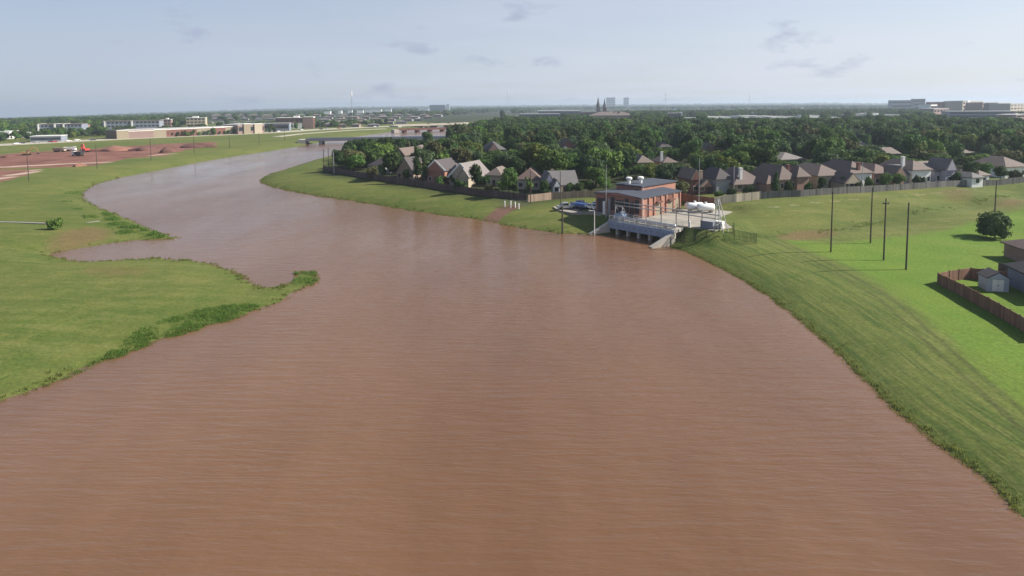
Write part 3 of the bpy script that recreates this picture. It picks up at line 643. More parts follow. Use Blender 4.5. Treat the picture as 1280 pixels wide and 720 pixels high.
# row behind the levee, right of the pump station
house('small dark brick house with steep gables and a tall chimney behind the white tanks', 874, 890, 249, 9, 238, 224, 'front', m['brick_dark'], m['roof_grey'], 10, 14, m['brick_rose'], wings=[(-.95, -.35, 1, 8, 4.2, 7.0, 'front', m['brick_dark'], m['roof_tan'])], chimney=(-.1, .2, 5.2, m['brick_tan']), wins=2)
house('large brown hip roofed house with white chimney, above the cream fence', 918, 956, 246, 9, 230, 209, 'hip', m['brick_tan'], m['roof_brown'], 13, 14, wings=[(-.95, -.45, 2, 11, 3.6, 6.5, 'hip', m['grey'], m['roof_dark']), (.25, .62, -4, 3, 2.6, 4.8, 'hip', m['brick_rose'], m['roof_rose'])], chimney=(-.22, .1, 5.4, m['trim']))
house('red brick house with mossy grey-brown roof beside the narrow green tree', 974, 994, 246, 10, 224, 205, 'hip', m['brick_rose'], m['roof_brown'], 13, 14, wings=[(.45, 1.2, -1, 8, 4.0, 6.6, 'hip', m['brick_rose'], m['roof_brown'])], chimney=(.42, .2, 4.5, m['brick_dark']))
house('hip roofed house of dark red brick and cream front with a small garage gable', 1022, 1053, FB(1038), 10, 219, 204, 'hip', m['cream'], m['roof_brown'], 14, 14, wings=[(.0, .6, -5, 0, 2.3, 5.0, 'front', m['cream'], m['roof_brown'])])
house('brown hip roofed house with white front behind the thin pale mast', 1062, 1089, FB(1075), 10, 216, 200, 'hip', m['white'], m['roof_brown'], 14, 14, chimney=(-.05, .05, 3.5, m['brick_dark']))
house('rosy brown hip roofed house with brick front over the green hedge', 1092, 1116, FB(1104), 10, 216, 203, 'hip', m['brick_rose'], m['roof_rose'], 14, 14, wings=[(.1, .6, -3, 2, 3.2, 5.8, 'front', m['brick_rose'], m['roof_tan'])])
house('white two storey house with tall white chimney', 1140, 1163, FB(1152), 10, 212, 199, 'hip', m['white'], m['roof_brown'], 13, 14, chimney=(-.42, .3, 4.4, m['white']), wings=[(-.95, -.5, 1, 9, 3.0, 5.6, 'side', m['grey'], m['roof_grey'])], wins=4)
house('lavender gabled house with white garage doors', 1168, 1196, FB(1184), 11, 213, 201, 'side', m['lavender'], m['roof_tan'], 12, 14, m['lavender'], wings=[(.0, .48, -8, -2, 2.5, 3.8, 'hip', m['white'], m['roof_grey']), (.75, 1.2, -5, 3, 2.6, 3.9, 'hip', m['white'], m['roof_tan']), (-.3, .1, -2, 4, 4.2, 7.5, 'front', m['lavender'], m['roof_grey'])])
house('house with dark roof and white front at the right edge, among trees', 1256, 1284, FB(1265) - 2, 12, 208, 195, 'hip', m['white'], m['roof_brown'], 12, 14)
# houses deep among the trees
IN = 'roofs deep among the trees'
house('twin peaked purple-grey roof among trees, in line with the river bridge', 606, 632, 200, 0, 187, 176, 'hip', m['lavender'], m['roof_grey'], 14, 10, wings=[(-.35, .1, -4, 3, 5, 8.5, 'front', m['brick_rose'], m['roof_brown'])], group=IN)
house('brown gabled house with white window wall alone in the middle of the woods', 700, 719, 196, 0, 184, 174, 'front', m['brick_dark'], m['roof_brown'], 12, 5, wings=[(-.4, 0, -1.5, 3, 4.5, 6, 'front', m['white'], m['roof_grey'])], group=IN)
house('brown hip roof among trees behind the pump station vents', 797, 816, 216, 0, 203, 193, 'hip', m['brick_tan'], m['roof_tan'], 11, 10, group=IN)
house('house with a white chimney among trees right of the pump station vents', 829, 846, 215, 0, 203, 195, 'hip', m['brick_tan'], m['roof_brown'], 11, 10, chimney=(-.45, .2, 4.8, m['white']), group=IN)
house('dark slate roof among trees in the middle distance', 824, 840, 192, 0, 184, 177, 'hip', m['grey'], m['roof_dark'], 12, 5, group=IN)
house('small brown gable among trees left of the yellow-green tree', 882, 894, 198, 0, 187, 179, 'front', m['brick_rose'], m['roof_tan'], 11, 5, m['brick_rose'], group=IN)
house('wide pale grey roof in shade behind the hip roofed row', 976, 1006, 208, 0, 199, 190, 'hip', m['grey'], m['roof_pale'], 12, 12, group=IN)
house('small light grey roof among trees, highest of the right half', 1073, 1088, 188, 0, 182, 176, 'hip', m['grey'], m['roof_pale'], 12, 8, chimney=(-.5, .3, 3.5, m['trim']), group=IN)
house('tan grey gable roof among trees above the white chimneyed house', 1108, 1125, 201, 0, 192, 184, 'side', m['brick_tan'], m['roof_tan'], 12, 8, group=IN)
house('faded brown roof among trees above the lavender house', 1200, 1220, 198, 0, 191, 185, 'hip', m['brick_tan'], m['roof_tan'], 13, 8, group=IN)
house('tan roof glimpsed among trees beside the bridge woods', 515, 528, 191, 0, 186, 181, 'hip', m['brick_tan'], m['roof_tan'], 11, -15, group=IN)
house('brown roof piece behind the yellow-green tree on the point', 494, 506, 208, 0, 194, 185, 'front', m['brick_tan'], m['roof_brown'], 11, -24, group=IN)

# ------------------------------------------------------------------ fences
def fence(name, label, px, h, mats, z=None, world=None, posts=None, cat='fence', step=2.4, post_m=None, th=.06, post_h=.12, gaps=False):
    pts = [np.array(p) for p in world] if world is not None else [G(a, b)[:2] for a, b in px]
    q = [pts[0]]
    for a, c in zip(pts[:-1], pts[1:]):
        n = max(1, int(round(np.hypot(*(c - a)) / step))); q += [a + (c - a) * i / n for i in range(1, n + 1)]
    o = q[0]; zo = h1(*o); t = thing(name, label, cat, (o[0], o[1], zo))
    mb = MB(); along = 0.0
    for a, c in zip(q[:-1], q[1:]):
        d = c - a; l = np.hypot(*d); n = np.array([-d[1], d[0]]) / l * th / 2
        za, zc = h1(*a) - zo, h1(*c) - zo; A, C = a - o, c - o
        v = [(A[0] - n[0], A[1] - n[1], za - .3), (C[0] - n[0], C[1] - n[1], zc - .3), (C[0] + n[0], C[1] + n[1], zc - .3), (A[0] + n[0], A[1] + n[1], za - .3)]
        v += [(x, y, zz + .3 + h + 0 * i) for i, (x, y, zz) in enumerate(v)]
        # finer planks so the tops are uneven
        mb.add(v, [(3, 2, 1, 0), (4, 5, 6, 7), (0, 1, 5, 4), (1, 2, 6, 5), (2, 3, 7, 6), (3, 0, 4, 7)]); mb.a += [along, along + l, along + l, along] * 2; along += l
    mb.build('fence_boards', mats, t)
    pm = post_m or mats; k = max(1, len(q) // 90 + 1) if posts is None else posts
    for i in range(0, len(q), k):
        p = q[i] - o; b = MB(); b.box(-.07, .07, -.07, .07, -.3, h + post_h); b.a = []; b.build('post', pm if pm not in (M['fence_tan'],) else M['fence_tan'], t, loc=(p[0], p[1], h1(*q[i]) - zo))
    return t
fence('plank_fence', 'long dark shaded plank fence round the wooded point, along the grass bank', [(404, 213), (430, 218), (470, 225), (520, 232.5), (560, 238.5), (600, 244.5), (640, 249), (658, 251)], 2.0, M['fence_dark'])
fence('plank_fence', 'tan plank fence left of the pump station, behind the parked trailer', [(660, 252.5), (690, 249), (720, 247.5), (745, 246.5), (762, 246)], 2.0, M['fence_tan'], post_m=M['fence_brown'], posts=3)
fence('plank_fence', 'dark brown plank fence behind the white tanks', [(846, 250), (870, 254), (890, 256.5), (893, 256.5)], 2.0, M['fence_brown'])
fence('plank_fence', 'cream plank fence catching the sun below the large brown hip roofed house', [(893, 257), (920, 252.5), (950, 249)], 2.0, M['fence_cream'])
fence('plank_fence', 'long weathered grey plank fence along the top of the grassy levee', [(951, 248.7), (1000, 246), (1050, 242.5), (1100, 239.5), (1150, 236), (1200, 233), (1290, 227.5)], 1.75, M['fence_grey'], posts=2)
# fenced yard at the right edge
yard_f = [(1172, 355.5), (1204, 371), (1235, 388), (1262, 404), (1300, 427)]
fence('plank_fence', 'brown plank fence enclosing the yard with the shed at the right edge', yard_f[::-1] + [(1186, 352.5), (1198, 350.5), (1213, 348.5), (1228, 350), (1245, 352.5), (1290, 358)], 1.75, M['fence_brown'])
fence('plank_fence', 'dark plank fence of the next yard behind the shed', [(1248, 345), (1265, 346.5), (1300, 350)], 2.1, M['fence_dark'])

# ------------------------------------------------------------------ pump station
def SP(lx, ly, z=0.0): q = S(lx, ly); return (q[0], q[1], z)
SZ = 3.5
ps = thing('pump_station', 'red brick pump station with slate blue roofs and two white roof vents', 'pump station', SP(0, 0, SZ), PANG)
LW, LD = 17.5, 14.0
hl = zat(*S(0, 0), 247.3) - SZ; hu = zat(*S(8, 5.5), 232.5) - SZ
b = MB(); b.box(0, LW, 0, LD, -1, hl - .3); b.build('lower_wall', M['brick'], ps)
roof_geo(MB(), 0, LW, 0, LD, hl, hl + .55, 'side', .3, .3).build('lower_roof', M['roof_blue'], ps)
g = MB(); ym = LD / 2
g.add([(-.32, 0, hl - .2), (-.32, LD, hl - .2), (-.32, ym, hl + .45), (LW + .32, 0, hl - .2), (LW + .32, LD, hl - .2), (LW + .32, ym, hl + .45)], [(0, 1, 2), (3, 4, 5)]); g = MB(); g.add([(-.32, 0, hl - .2), (-.32, LD, hl - .2), (-.32, ym, hl + .45)], [(0, 1, 2)]); g.build('gable', M['brick'], ps)
b = MB(); b.box(8, 24, 5.5, 13.5, -1, hu - .35); b.build('upper_wall', M['brick'], ps)
b = MB(); b.box(7.7, 24.3, 5.2, 13.8, hu - .35, hu)
ur = b.build('upper_roof', M['roof_blue'], ps)
for lx_, ly_ in ((9.6, 10.6), (12.6, 9.0)):
    v = MB(); v.lathe([(.42, hu - .1), (.42, hu + 1.1), (.80, hu + 1.15), (.84, hu + 1.55), (.6, hu + 1.7)], 14, 0, (lx_, ly_)); v.build('roof_vent', M['white'], ur)
# sunny side: pilasters, recesses, roll doors
for x in (0.35, 3.3, 5.6, 8.6, 10.9, 14.2, 17.1):
    p = MB(); p.box(x - .3, x + .3, -.28, 0, -.5, hl - .32); p.build('pilaster', M['brick'], ps)
for x0, x1 in ((5.95, 8.25), (11.25, 13.85)):
    p = MB(); p.box(x0, x1, -.10, 0, 0, hl * .62); p.build('beige_panel', M['beige'], ps)
    p = MB(); p.box(x0, x1, -.10, 0, hl * .70, hl - .5); p.build('dark_panel', M['rust'], ps)
    p = MB(); p.box(x0 - .05, x1 + .05, -.9, 0, hl * .62, hl * .70); p.build('canopy', M['rust'], ps)
p = MB(); p.box(14.6, 16.6, -.10, 0, 0, hl * .62); p.build('beige_panel', M['beige'], ps)
# shaded front: doors, pale column, wall lamp
for y0, y1 in ((.5, 1.7), (3.6, 4.7), (7.8, 9.0), (10.4, 11.0)):
    p = MB(); p.box(-.10, 0, y0, y1, 1.0, 4.2); p.build('dark_panel', M['car_dark'], ps)  # dark panels added over the brick to deepen the shade of this front
for y0, y1, mm in ((2.0, 3.2, 'door'), (5.0, 7.4, 'door'), (9.2, 10.0, 'grey'), (11.2, 13.4, 'door')):
    p = MB(); p.box(-.12, 0, y0, y1, 0, 3.6); p.build('door', M[mm], ps)
for x, y in ((.15, -.12), (8.2, 5.4)):
    p = MB(); p.tube((x + .25, y - .2, 0), (x + .25, y - .2, hl - .3 if y < 1 else hu - .4), .08); p.build('downpipe', M['trim'], ps)
BLOCK.append((744, 852, 225, 275, 150))

for o_ in (ps,): o_.scale = (.957, .957, 1)
# paved apron
pv = MB(); ap = [S(-1.0, -20.5), S(-1.0, 9), S(0.2, 24), S(4, 30), S(7, 29.5), S(5, 14.2), S(5, 0.0), S(24, 0.0), S(24, -10), S(12, -13.5), S(5, -21.5)]
apz = [max(h1(*p) + .06, 0.3) for p in ap]
c0 = S(1, -2); strips = []
def flat(name, pts, m, dz=.10):
    mb = MB(); P2 = [np.array(p) for p in pts]; n = len(P2)
    zz = [max(h1(*p), 3.45) + dz for p in P2]
    mb.add([(p[0], p[1], z) for p, z in zip(P2, zz)], [tuple(range(n))]); mb.add([(p[0], p[1], z - .4) for p, z in zip(P2, zz)] + [(p[0], p[1], z) for p, z in zip(P2, zz)], [(i, (i + 1) % n, n + (i + 1) % n, n + i) for i in range(n)])
    return struct(mb.build(name, m))
flat('pavement', [S(-1.2, -20.2), S(5, -21), S(13, -13.2), S(23.5, -11.5), S(23.5, -.4), S(-1.2, -.4)], M['concrete_pale'])
flat('pavement', [S(-1.2, -.35), S(-.35, -.35), S(-.35, 9), S(-1.2, 9)], M['concrete_pale'])
strip('driveway', None, 3.0, M['concrete_pale'], .06, world=[S(-.2, 9), S(-1, 14), S(-1.2, 20), S(.5, 26), S(3, 30)])
strip('driveway', None, 5.0, M['asphalt'], .05, world=[S(2.6, 14.4), S(2.6, 20), S(4.5, 27)])

# intake deck over the water
dk = thing('intake_deck', 'grey blue steel intake deck on piers in front of the pump station', 'intake deck', SP(-3.2, 0, 0), PANG)
b = MB(); b.box(-2.2, 1.9, -12.6, 5.6, 2.55, 3.2); b.build('deck_slab', M['concrete'], dk)
b = MB(); b.box(-2.5, -2.22, -12.6, 5.6, 1.35, 3.05); b.build('front_girder', M['steelblue'], dk)
for y in (-12.2, -9.2, -6.1, -3.0, .1, 3.2):
    c = MB(); c.box(-2.1, -1.2, y - .3, y + .3, -1.3, 2.5); c.build('pier', M['concrete'], dk)
for y in np.arange(-12.0, 5.6, 1.6):
    c = MB(); c.box(-2.58, -2.52, y, y + .42, 1.95, 2.4); c.build('girder_plate', M['greyblue'], dk)
b = MB()
for y in np.arange(-12.5, 5.7, 1.5): b.tube((-2.1, y, 3.2), (-2.1, y, 4.3), .055, n=5); b.tube((1.7, y, 3.2), (1.7, y, 4.3), .055, n=5)
for z in (3.55, 3.92, 4.3): b.tube((-2.1, -12.5, z), (-2.1, 5.5, z), .045, n=5); b.tube((1.7, -12.5, z), (1.7, 5.5, z), .045, n=5)
b.build('railing', M['trim'], dk)
b = MB()
b.tube((-.6, -12.0, 3.75), (-.6, 5.2, 3.75), .42, n=12); b.build('discharge_pipe', M['steel'], dk, True)
for y in (-9.5, -5.5, -1.5, 2.5):
    c = MB(); c.box(-1.2, .0, y - .22, y + .22, 3.2, 4.0); c.build('pipe_saddle', M['concrete'], dk)
b = MB(); b.add([(1.95, -12.6, -1.3), (1.95, 5.6, -1.3), (1.95, 5.6, 2.5), (1.95, -12.6, 2.5)], [(0, 1, 2, 3)]); b.box(1.9, 2.3, -12.6, 5.6, -1.3, 2.54); b.build('back_wall', M['concrete'], dk)
dk.scale = (.957, .957, 1)
# rake machine on the left end of the deck
rk = thing('trash_rake', 'small steel trash rake machine on the left end of the intake deck', 'trash rake', SP(-3.4, 3.4, 3.2), PANG)
b = MB(); b.box(-.9, .9, -1.2, 1.2, .1, 1.5); b.build('rake_body', M['steelblue'], rk)
b = MB()
for y in (-1.0, 1.0):
    b.bar((-.8, y, 1.5), (-.8, y, 3.2), .12, .12); b.bar((.8, y, 1.5), (-.8, y, 3.2), .1, .1)
b.bar((-.8, -1.1, 3.2), (-.8, 1.1, 3.2), .16, .16); b.build('rake_frame', M['steel'], rk)
b = MB(); b.lathe([(.5, 1.5), (.55, 1.9), (.35, 2.05)], 12, 0, (.3, -.3)); b.build('motor_cover', M['white'], rk)
# wing walls
def wing(label, a, c, za, zc):
    A, C = np.array(S(*a)), np.array(S(*c)); t = thing('wing_wall', label, 'wing wall', (A[0], A[1], 0)); d = C - A; l = np.hypot(*d); n = np.array([-d[1], d[0]]) / l * .35; C = d
    mb = MB(); v = [(-n[0], -n[1], -1.3), (C[0] - n[0], C[1] - n[1], -1.3), (C[0] + n[0], C[1] + n[1], -1.3), (n[0], n[1], -1.3), (-n[0], -n[1], za), (C[0] - n[0], C[1] - n[1], zc), (C[0] + n[0], C[1] + n[1], zc), (n[0], n[1], za)]
    mb.add(v, [(3, 2, 1, 0), (4, 5, 6, 7), (0, 1, 5, 4), (1, 2, 6, 5), (2, 3, 7, 6), (3, 0, 4, 7)]); mb.build('wall', M['concrete'], t)
    mb = MB(); n2 = n * 1.35; v = [(-n2[0], -n2[1], za + .01), (C[0] - n2[0], C[1] - n2[1], zc + .01), (C[0] + n2[0], C[1] + n2[1], zc + .01), (n2[0], n2[1], za + .01)]; v += [(x, y, z + .18) for x, y, z in v]
    mb.add(v, [(3, 2, 1, 0), (4, 5, 6, 7), (0, 1, 5, 4), (1, 2, 6, 5), (2, 3, 7, 6), (3, 0, 4, 7)]); mb.build('coping', M['concrete'], t)
wing('sloping concrete wing wall left of the intake deck', (-5.2, 5.5), (-10.4, 7.4), 2.6, .12)
wing('sloping concrete wing wall right of the intake deck', (-5.2, -12.5), (-11.4, -10.6), 2.6, .10)

# bus gantry
gt = thing('pipe_gantry', 'long steel double rail gantry with lattice end frame beside the pump station', 'gantry', SP(-1.0, 0, SZ), PANG)
GZ2 = zat(*S(-1.0, -20.5), 267.5) - SZ
GZ1 = zat(*S(-1.0, 7.0), 253) - SZ
def gz(y): return GZ2 + (GZ1 - GZ2) * (y + 20.5) / 27.5
GH = (GZ1 + GZ2) / 2
for z, nm in ((GH, 'rail'), (GH - .8, 'rail')):
    b = MB(); b.bar((0, 7.2, z), (0, -21, z), .22, .2); b.build(nm, M['steel'], gt)
for y in (6.0, 1.8, -2.2, -6.4, -10.4, -13.6, -16.9):
    b = MB(); b.tube((0, y, 0), (0, y, GH + .15), .10, n=6); b.build('post', M['darksteel'], gt)
b = MB()
AH = zat(*S(-1, -20.5), 249) - SZ
for dx_, dy_ in ((-1.1, 0), (1.1, 0)):
    b.bar((dx_, -20.5, 0), (dx_ * .25, -20.5, AH), .13, .13)
    b.bar((dx_, -22.6, 0), (dx_ * .25, -20.7, AH), .13, .13)
for k in range(1, 5): b.bar((-1.1 + k * .17, -20.5, AH * k / 5), (1.1 - k * .17, -20.5, AH * k / 5), .08, .08)
b.build('end_frame', M['steel'], gt)

gt.scale = (.957, .957, 1)
# tanks
def tank(label, a, c):
    t = thing('storage_tank', label, 'tank', G(a, c), R(6), 'white horizontal tanks')
    r, l = .92, 3.3; n = 20; mb = MB(); prof = [(.0, -l / 2 - .45), (.8, -l / 2 - .35), (r * .92, -l / 2 - .1), (r, -l / 2), (r, l / 2), (r * .92, l / 2 + .1), (.8, l / 2 + .35), (.0, l / 2 + .45)]
    v = []
    for rad, x in prof: v += [(x, rad * math.cos(2 * math.pi * i / n), r + .45 + rad * math.sin(2 * math.pi * i / n)) for i in range(n)]
    f = [(j * n + i, j * n + (i + 1) % n, (j + 1) * n + (i + 1) % n, (j + 1) * n + i) for j in range(len(prof) - 1) for i in range(n)]
    mb.add(v, f); mb.build('tank_shell', M['white_tank'], t, True)
    for x in (-1.3, 1.3):
        s = MB(); s.box(x - .22, x + .22, -.8, .8, -.1, .65); s.build('saddle', M['concrete'], t)
    s = MB(); s.tube((0, 0, 2 * r + .4), (0, 0, 2 * r + .8), .3, n=10); s.build('manhole', M['white_tank'], t)
tank('white horizontal storage tank, the left one beside the pump station', 868.5, 264.5)
tank('white horizontal storage tank, the right one by the cream fence', 882, 266)
# yard equipment
def cabinet(label, lx, ly, w, d, h, m1, m2):
    t = thing('switchgear_cabinet', label, 'cabinet', SP(lx, ly, SZ + .06), PANG)
    b = MB(); b.box(-d / 2, d / 2, -w / 2, w / 2, 0, h); b.build('cabinet_body', m1, t)
    b = MB(); b.box(-d / 2 - .06, d / 2 + .06, -w / 2 - .06, w / 2 + .06, h, h + .1); b.build('cabinet_top', m2, t)
    for k in range(3):
        b = MB(); y0 = -w / 2 + w * (k + .08) / 3; b.box(-d / 2 - .04, -d / 2, y0, y0 + w / 3 * .84, .15, h - .15); b.build('door', m1, t)
cabinet('dark electrical switchgear cabinet at the right end of the concrete apron', .4, -17.6, 2.9, 1.2, 1.5, M['greyblue'], M['steel'])
cabinet('pale equipment cabinet beside the dark switchgear at the gantry foot', 1.8, -19.6, 1.6, 1.2, 1.5, M['trim'], M['trim'])
t = thing('bollard', 'short thick white bollard beside the right end of the intake deck', 'bollard', SP(-1.6, -14.2, 3.5)); b = MB(); b.lathe([(.22, 0), (.22, 1.25), (.12, 1.42)], 10); b.build('bollard_body', M['white'], t)
t = thing('pressure_vessel', 'small white domed vessel between brick wall and tanks', 'vessel', SP(19.3, -.9, 3.55)); b = MB(); b.lathe([(.5, 0), (.6, .3), (.6, 1.1), (.45, 1.4), (.1, 1.5)], 14); b.build('vessel_shell', M['white_tank'], t, True); b = MB(); b.tube((0, 0, 1.42), (0, 0, 1.8), .14, n=8); b.build('cap', M['steel'], t)
# stairs
t = thing('steel_stairs', 'short dark steel stairs at the foot of the sunny brick wall', 'stairs', SP(13.5, -2.2, 3.55), PANG)
b = MB()
for k in range(6): b.box(-2 + k * .35, -2 + k * .35 + .34, -.5, .5, .2 + k * .18, .26 + k * .18)
b.build('tread_run', M['darksteel'], t); b = MB()
for y in (-.55, .55): b.bar((-2.2, y, .9), (.2, y, 2.1), .06, .06); b.bar((-2.2, y, 0), (-2.2, y, .9), .06, .06); b.bar((.1, y, 0), (.1, y, 2.1), .06, .06); b.bar((-2.2, y, .05), (.2, y, 1.2), .08, .2)
b.build('handrail', M['darksteel'], t)

def mesh_fence(name, label, pts, h, m1, m2, step=2.5, wire=.03, n=7):
    q = [np.array(pts[0])]
    for a, c in zip(pts[:-1], pts[1:]):
        a, c = np.array(a), np.array(c); k = max(1, int(round(np.hypot(*(c - a)) / step))); q += [a + (c - a) * i / k for i in range(1, k + 1)]
    o = q[0]; zo = h1(*o); t = thing(name, label, 'fence', (o[0], o[1], zo)); mb = MB()
    for a, c in zip(q[:-1], q[1:]):
        za, zc = h1(*a) - zo, h1(*c) - zo; A, C = a - o, c - o; k = int(np.hypot(*(c - a)) / .28)
        for zz in (.15, h * .5, h): mb.bar((A[0], A[1], za + zz), (C[0], C[1], zc + zz), .03, .04)
        for i in range(1, k):
            f = i / k; x, y, z = A[0] + (C[0] - A[0]) * f, A[1] + (C[1] - A[1]) * f, za + (zc - za) * f; mb.bar((x, y, z + .1), (x, y, z + h), wire, wire)
    mb.build('mesh_panel', m1, t)
    for p in q:
        b = MB(); b.box(-.05, .05, -.05, .05, -.2, h + .1); d = p - o; b.build('post', m2, t, loc=(d[0], d[1], h1(*p) - zo))
    return t
mesh_fence('security_fence', 'dark green railing fence at the crest right of the gantry', [S(2.0, -22.8), S(-1, -24.5), S(-1.5, -29.5)], 2.0, M['fence_green'], M['fence_green'], wire=.07)
mesh_fence('security_fence', 'thin dark chain fence running down the bank right of the intake', [S(1.0, -23.0), S(-3.6, -19.5), S(-5.2, -15.2), S(-7.5, -13.2)], 1.6, M['darksteel'], M['darksteel'], wire=.02)

# parked vehicles by the station
def car(label, x, y, z, rz, paint, small=False, group=None, kind='car'):
    t = thing('parked_car' if not small else 'car', label, 'car', (x, y, z), rz, group); sc = 1.0
    L2, W2 = 2.3, .9
    prof = [(-L2, .35), (L2, .35), (L2 + .02, .75), (1.3, .95), (.75, 1.42), (-1.1, 1.45), (-1.75, 1.0), (-L2, .92)]
    v = [(px_, -W2, pz_) for px_, pz_ in prof] + [(px_, W2, pz_) for px_, pz_ in prof]; n = len(prof)
    mb = MB(); mb.add(v, [tuple(range(n)), tuple(range(n, 2 * n))[::-1]] + [(i, n + i, n + (i + 1) % n, (i + 1) % n) for i in range(n)]); mb.build('body', paint, t)
    g = MB(); gp = [(1.12, 1.0), (.68, 1.36), (-1.02, 1.38), (-1.5, 1.0)]
    for s in (-1, 1): g.add([(a, s * (W2 + .012), c) for a, c in gp], [(0, 1, 2, 3)])
    g.add([(1.32, -.78, .97), (1.32, .78, .97), (.79, .72, 1.41), (.79, -.72, 1.41)], [(0, 1, 2, 3)]); g.add([(-1.79, -.78, 1.02), (-1.79, .78, 1.02), (-1.14, .72, 1.45), (-1.14, -.72, 1.45)], [(0, 1, 2, 3)])
    g.build('windows', M['glass'], t)
    for xx in (-1.4, 1.4):
        for s in (-1, 1):
            w = MB(); w.tube((xx, s * .72, .33), (xx, s * .96, .33), .33, n=12); w.build('wheel', M['rubber'], t)
    return t
def lxyz(lx, ly, dz=.1): q = S(lx, ly); return q[0], q[1], h1(*q) + dz
car('white car parked left of the shaded pump station front', *lxyz(1.6, 16.5), PANG + 1.2, M['car_white'])
car('silver car parked behind the white car at the pump station', *lxyz(5.2, 17.6), PANG + 1.3, M['car_silver'])
def trailer(label, lx, ly, rz):
    x, y, z = lxyz(lx, ly, .05); t = thing('trailer', label, 'trailer', (x, y, z), rz)
    b = MB(); b.box(-3, 3, -1.1, 1.1, .7, .95); b.build('trailer_bed', M['car_dark'], t)
    b = MB()
    for s in (-1.1, 1.04): b.box(-3, 3, s, s + .06, .95, 1.75)
    b.box(-3, -2.94, -1.1, 1.1, .95, 1.75); b.box(-2.4, 2.7, -.95, .95, .95, 1.6); b.build('load_cover', M['car_blue'], t)
    for xx in (-.6, .6):
        for s in (-1, 1):
            w = MB(); w.tube((xx, s * .9, .38), (xx, s * 1.16, .38), .38, n=12); w.build('wheel', M['rubber'], t)
    b = MB(); b.bar((3, 0, .7), (4.4, 0, .6), .15, .15); b.build('drawbar', M['darksteel'], t)
trailer('blue open trailer with tarped load parked on the station driveway', 3.6, 22.0, PANG + 1.5)
def box_van(label, lx, ly, rz, paint):
    x, y, z = lxyz(lx, ly, .05); t = thing('pickup_truck', label, 'truck', (x, y, z), rz)
    prof = [(-2.7, .5), (2.7, .5), (2.7, 1.0), (1.6, 1.15), (1.05, 1.8), (-.3, 1.85), (-.45, 1.15), (-2.7, 1.15)]; n = len(prof)
    v = [(a, -.95, c) for a, c in prof] + [(a, .95, c) for a, c in prof]; mb = MB(); mb.add(v, [tuple(range(n)), tuple(range(n, 2 * n))[::-1]] + [(i, n + i, n + (i + 1) % n, (i + 1) % n) for i in range(n)]); mb.build('body', paint, t)
    g = MB()
    for s in (-1, 1): g.add([(1.4, s * .965, 1.2), (.98, s * .965, 1.7), (-.2, s * .965, 1.74), (-.3, s * .965, 1.2)], [(0, 1, 2, 3)])
    g.add([(1.63, -.8, 1.17), (1.63, .8, 1.17), (1.10, .75, 1.77), (1.10, -.75, 1.77)], [(0, 1, 2, 3)]); g.build('windows', M['glass'], t)
    for xx in (-1.7, 1.7):
        for s in (-1, 1):
            w = MB(); w.tube((xx, s * .75, .4), (xx, s * 1.0, .4), .4, n=12); w.build('wheel', M['rubber'], t)
box_van('dark grey pickup truck at the left end of the station driveway', 1.6, 25.5, PANG + 2.5, M['car_silver'])
box_van('dark pickup truck beside the blue trailer', 6.0, 24.0, PANG + 1.7, M['car_dark'])

# gate with white bollards by the dirt ramp
for i, (a, c) in enumerate(((631, 258.5), (638.5, 260), (644, 259.5), (648.5, 261.5))):
    q = G(a, c); t = thing('bollard', ['white bollard by the dirt ramp, farthest left of the four', 'tallest white bollard by the dirt ramp', 'thin white bollard right of the tallest one by the dirt ramp', 'white bollard by the dirt ramp, farthest right of the four'][i], 'bollard', q, 0, 'white bollards by the dirt ramp'); b = MB(); b.lathe([(.16, -.2), (.16, 1.9 if i == 1 else 1.5), (.08, 2.0 if i == 1 else 1.6)], 8); b.build('bollard_body', M['white'], t)
mesh_fence('security_fence', 'low pale chain fence and gate beside the dark plank fence end', [G(626, 258)[:2], G(640, 258.2)[:2], G(660, 258.5)[:2]], 1.8, M['steel'], M['steel'], wire=.02)

# ------------------------------------------------------------------ poles
def pole(label, px, base, top, m1, r=.15, kind='utility_pole', arm=0, lean=0, group='utility poles', at=None, lamp=False, ins=True):
    q = G(px, base) if at is None else np.array([at[0], at[1], h1(*at)]); h = zat(q[0], q[1], top) - q[2]
    t = thing(kind, label, 'pole', q, 0, group)
    b = MB(); b.tube((0, 0, -.4), (lean * h, 0, h), r, r * .68, 8); b.build('shaft', m1, t)
    if arm:
        b = MB(); b.bar((-arm + lean * h, 0, h - .9), (arm + lean * h, 0, h - .9), .12, .14); b.build('crossarm', M['wood_pole'], t)
        for x in (-arm * .9, 0, arm * .9):
            b = MB(); b.lathe([(.06, h - .83), (.09, h - .7), (.05, h - .5)], 6, 0, (x + lean * h, 0)); b.build('insulator', M['steel'], t)
    elif ins:
        b = MB(); b.lathe([(r * .8, h), (r * .5, h + .12), (.02, h + .2)], 8, 0, (lean * h, 0)); b.build('pole_cap', M['darksteel'], t)
    if lamp:
        b = MB(); b.bar((0, 0, h - .1), (-.9, -.2, h), .1, .1); b.box(-1.3, -.8, -.35, -.05, h - .08, h + .08); b.build('lamp_head', m1, t)
    return t
wp = M['wood_pole']
pole('dark wooden pole at the left of the four on the bright lawn', 1038.5, 315, 240, wp)
pole('dark wooden pole tallest and farthest back of the lawn poles', 1088, 303.5, 235, wp)
pole('wooden pole with small crossarm and insulators on the bright lawn', 1104.5, 325, 248, wp, arm=.55)
pole('dark wooden pole nearest to the fenced yard', 1132.5, 337, 254, wp)
pole('dark wooden pole standing behind the big round tree', 1243.5, 266, 226, wp)
pole('wooden pole farthest left at the dirt site', 36, 226, 188, wp, .17)
pole('wooden pole at the edge of the dirt site below the red excavator', 121.5, 211, 182, wp, .17)
pole('wooden pole in front of the dirt mounds and the retail building', 189, 200.5, 174, wp, .17)
pole('wooden pole at the right end of the dirt mounds', 243, 191.5, 168, wp, .18)
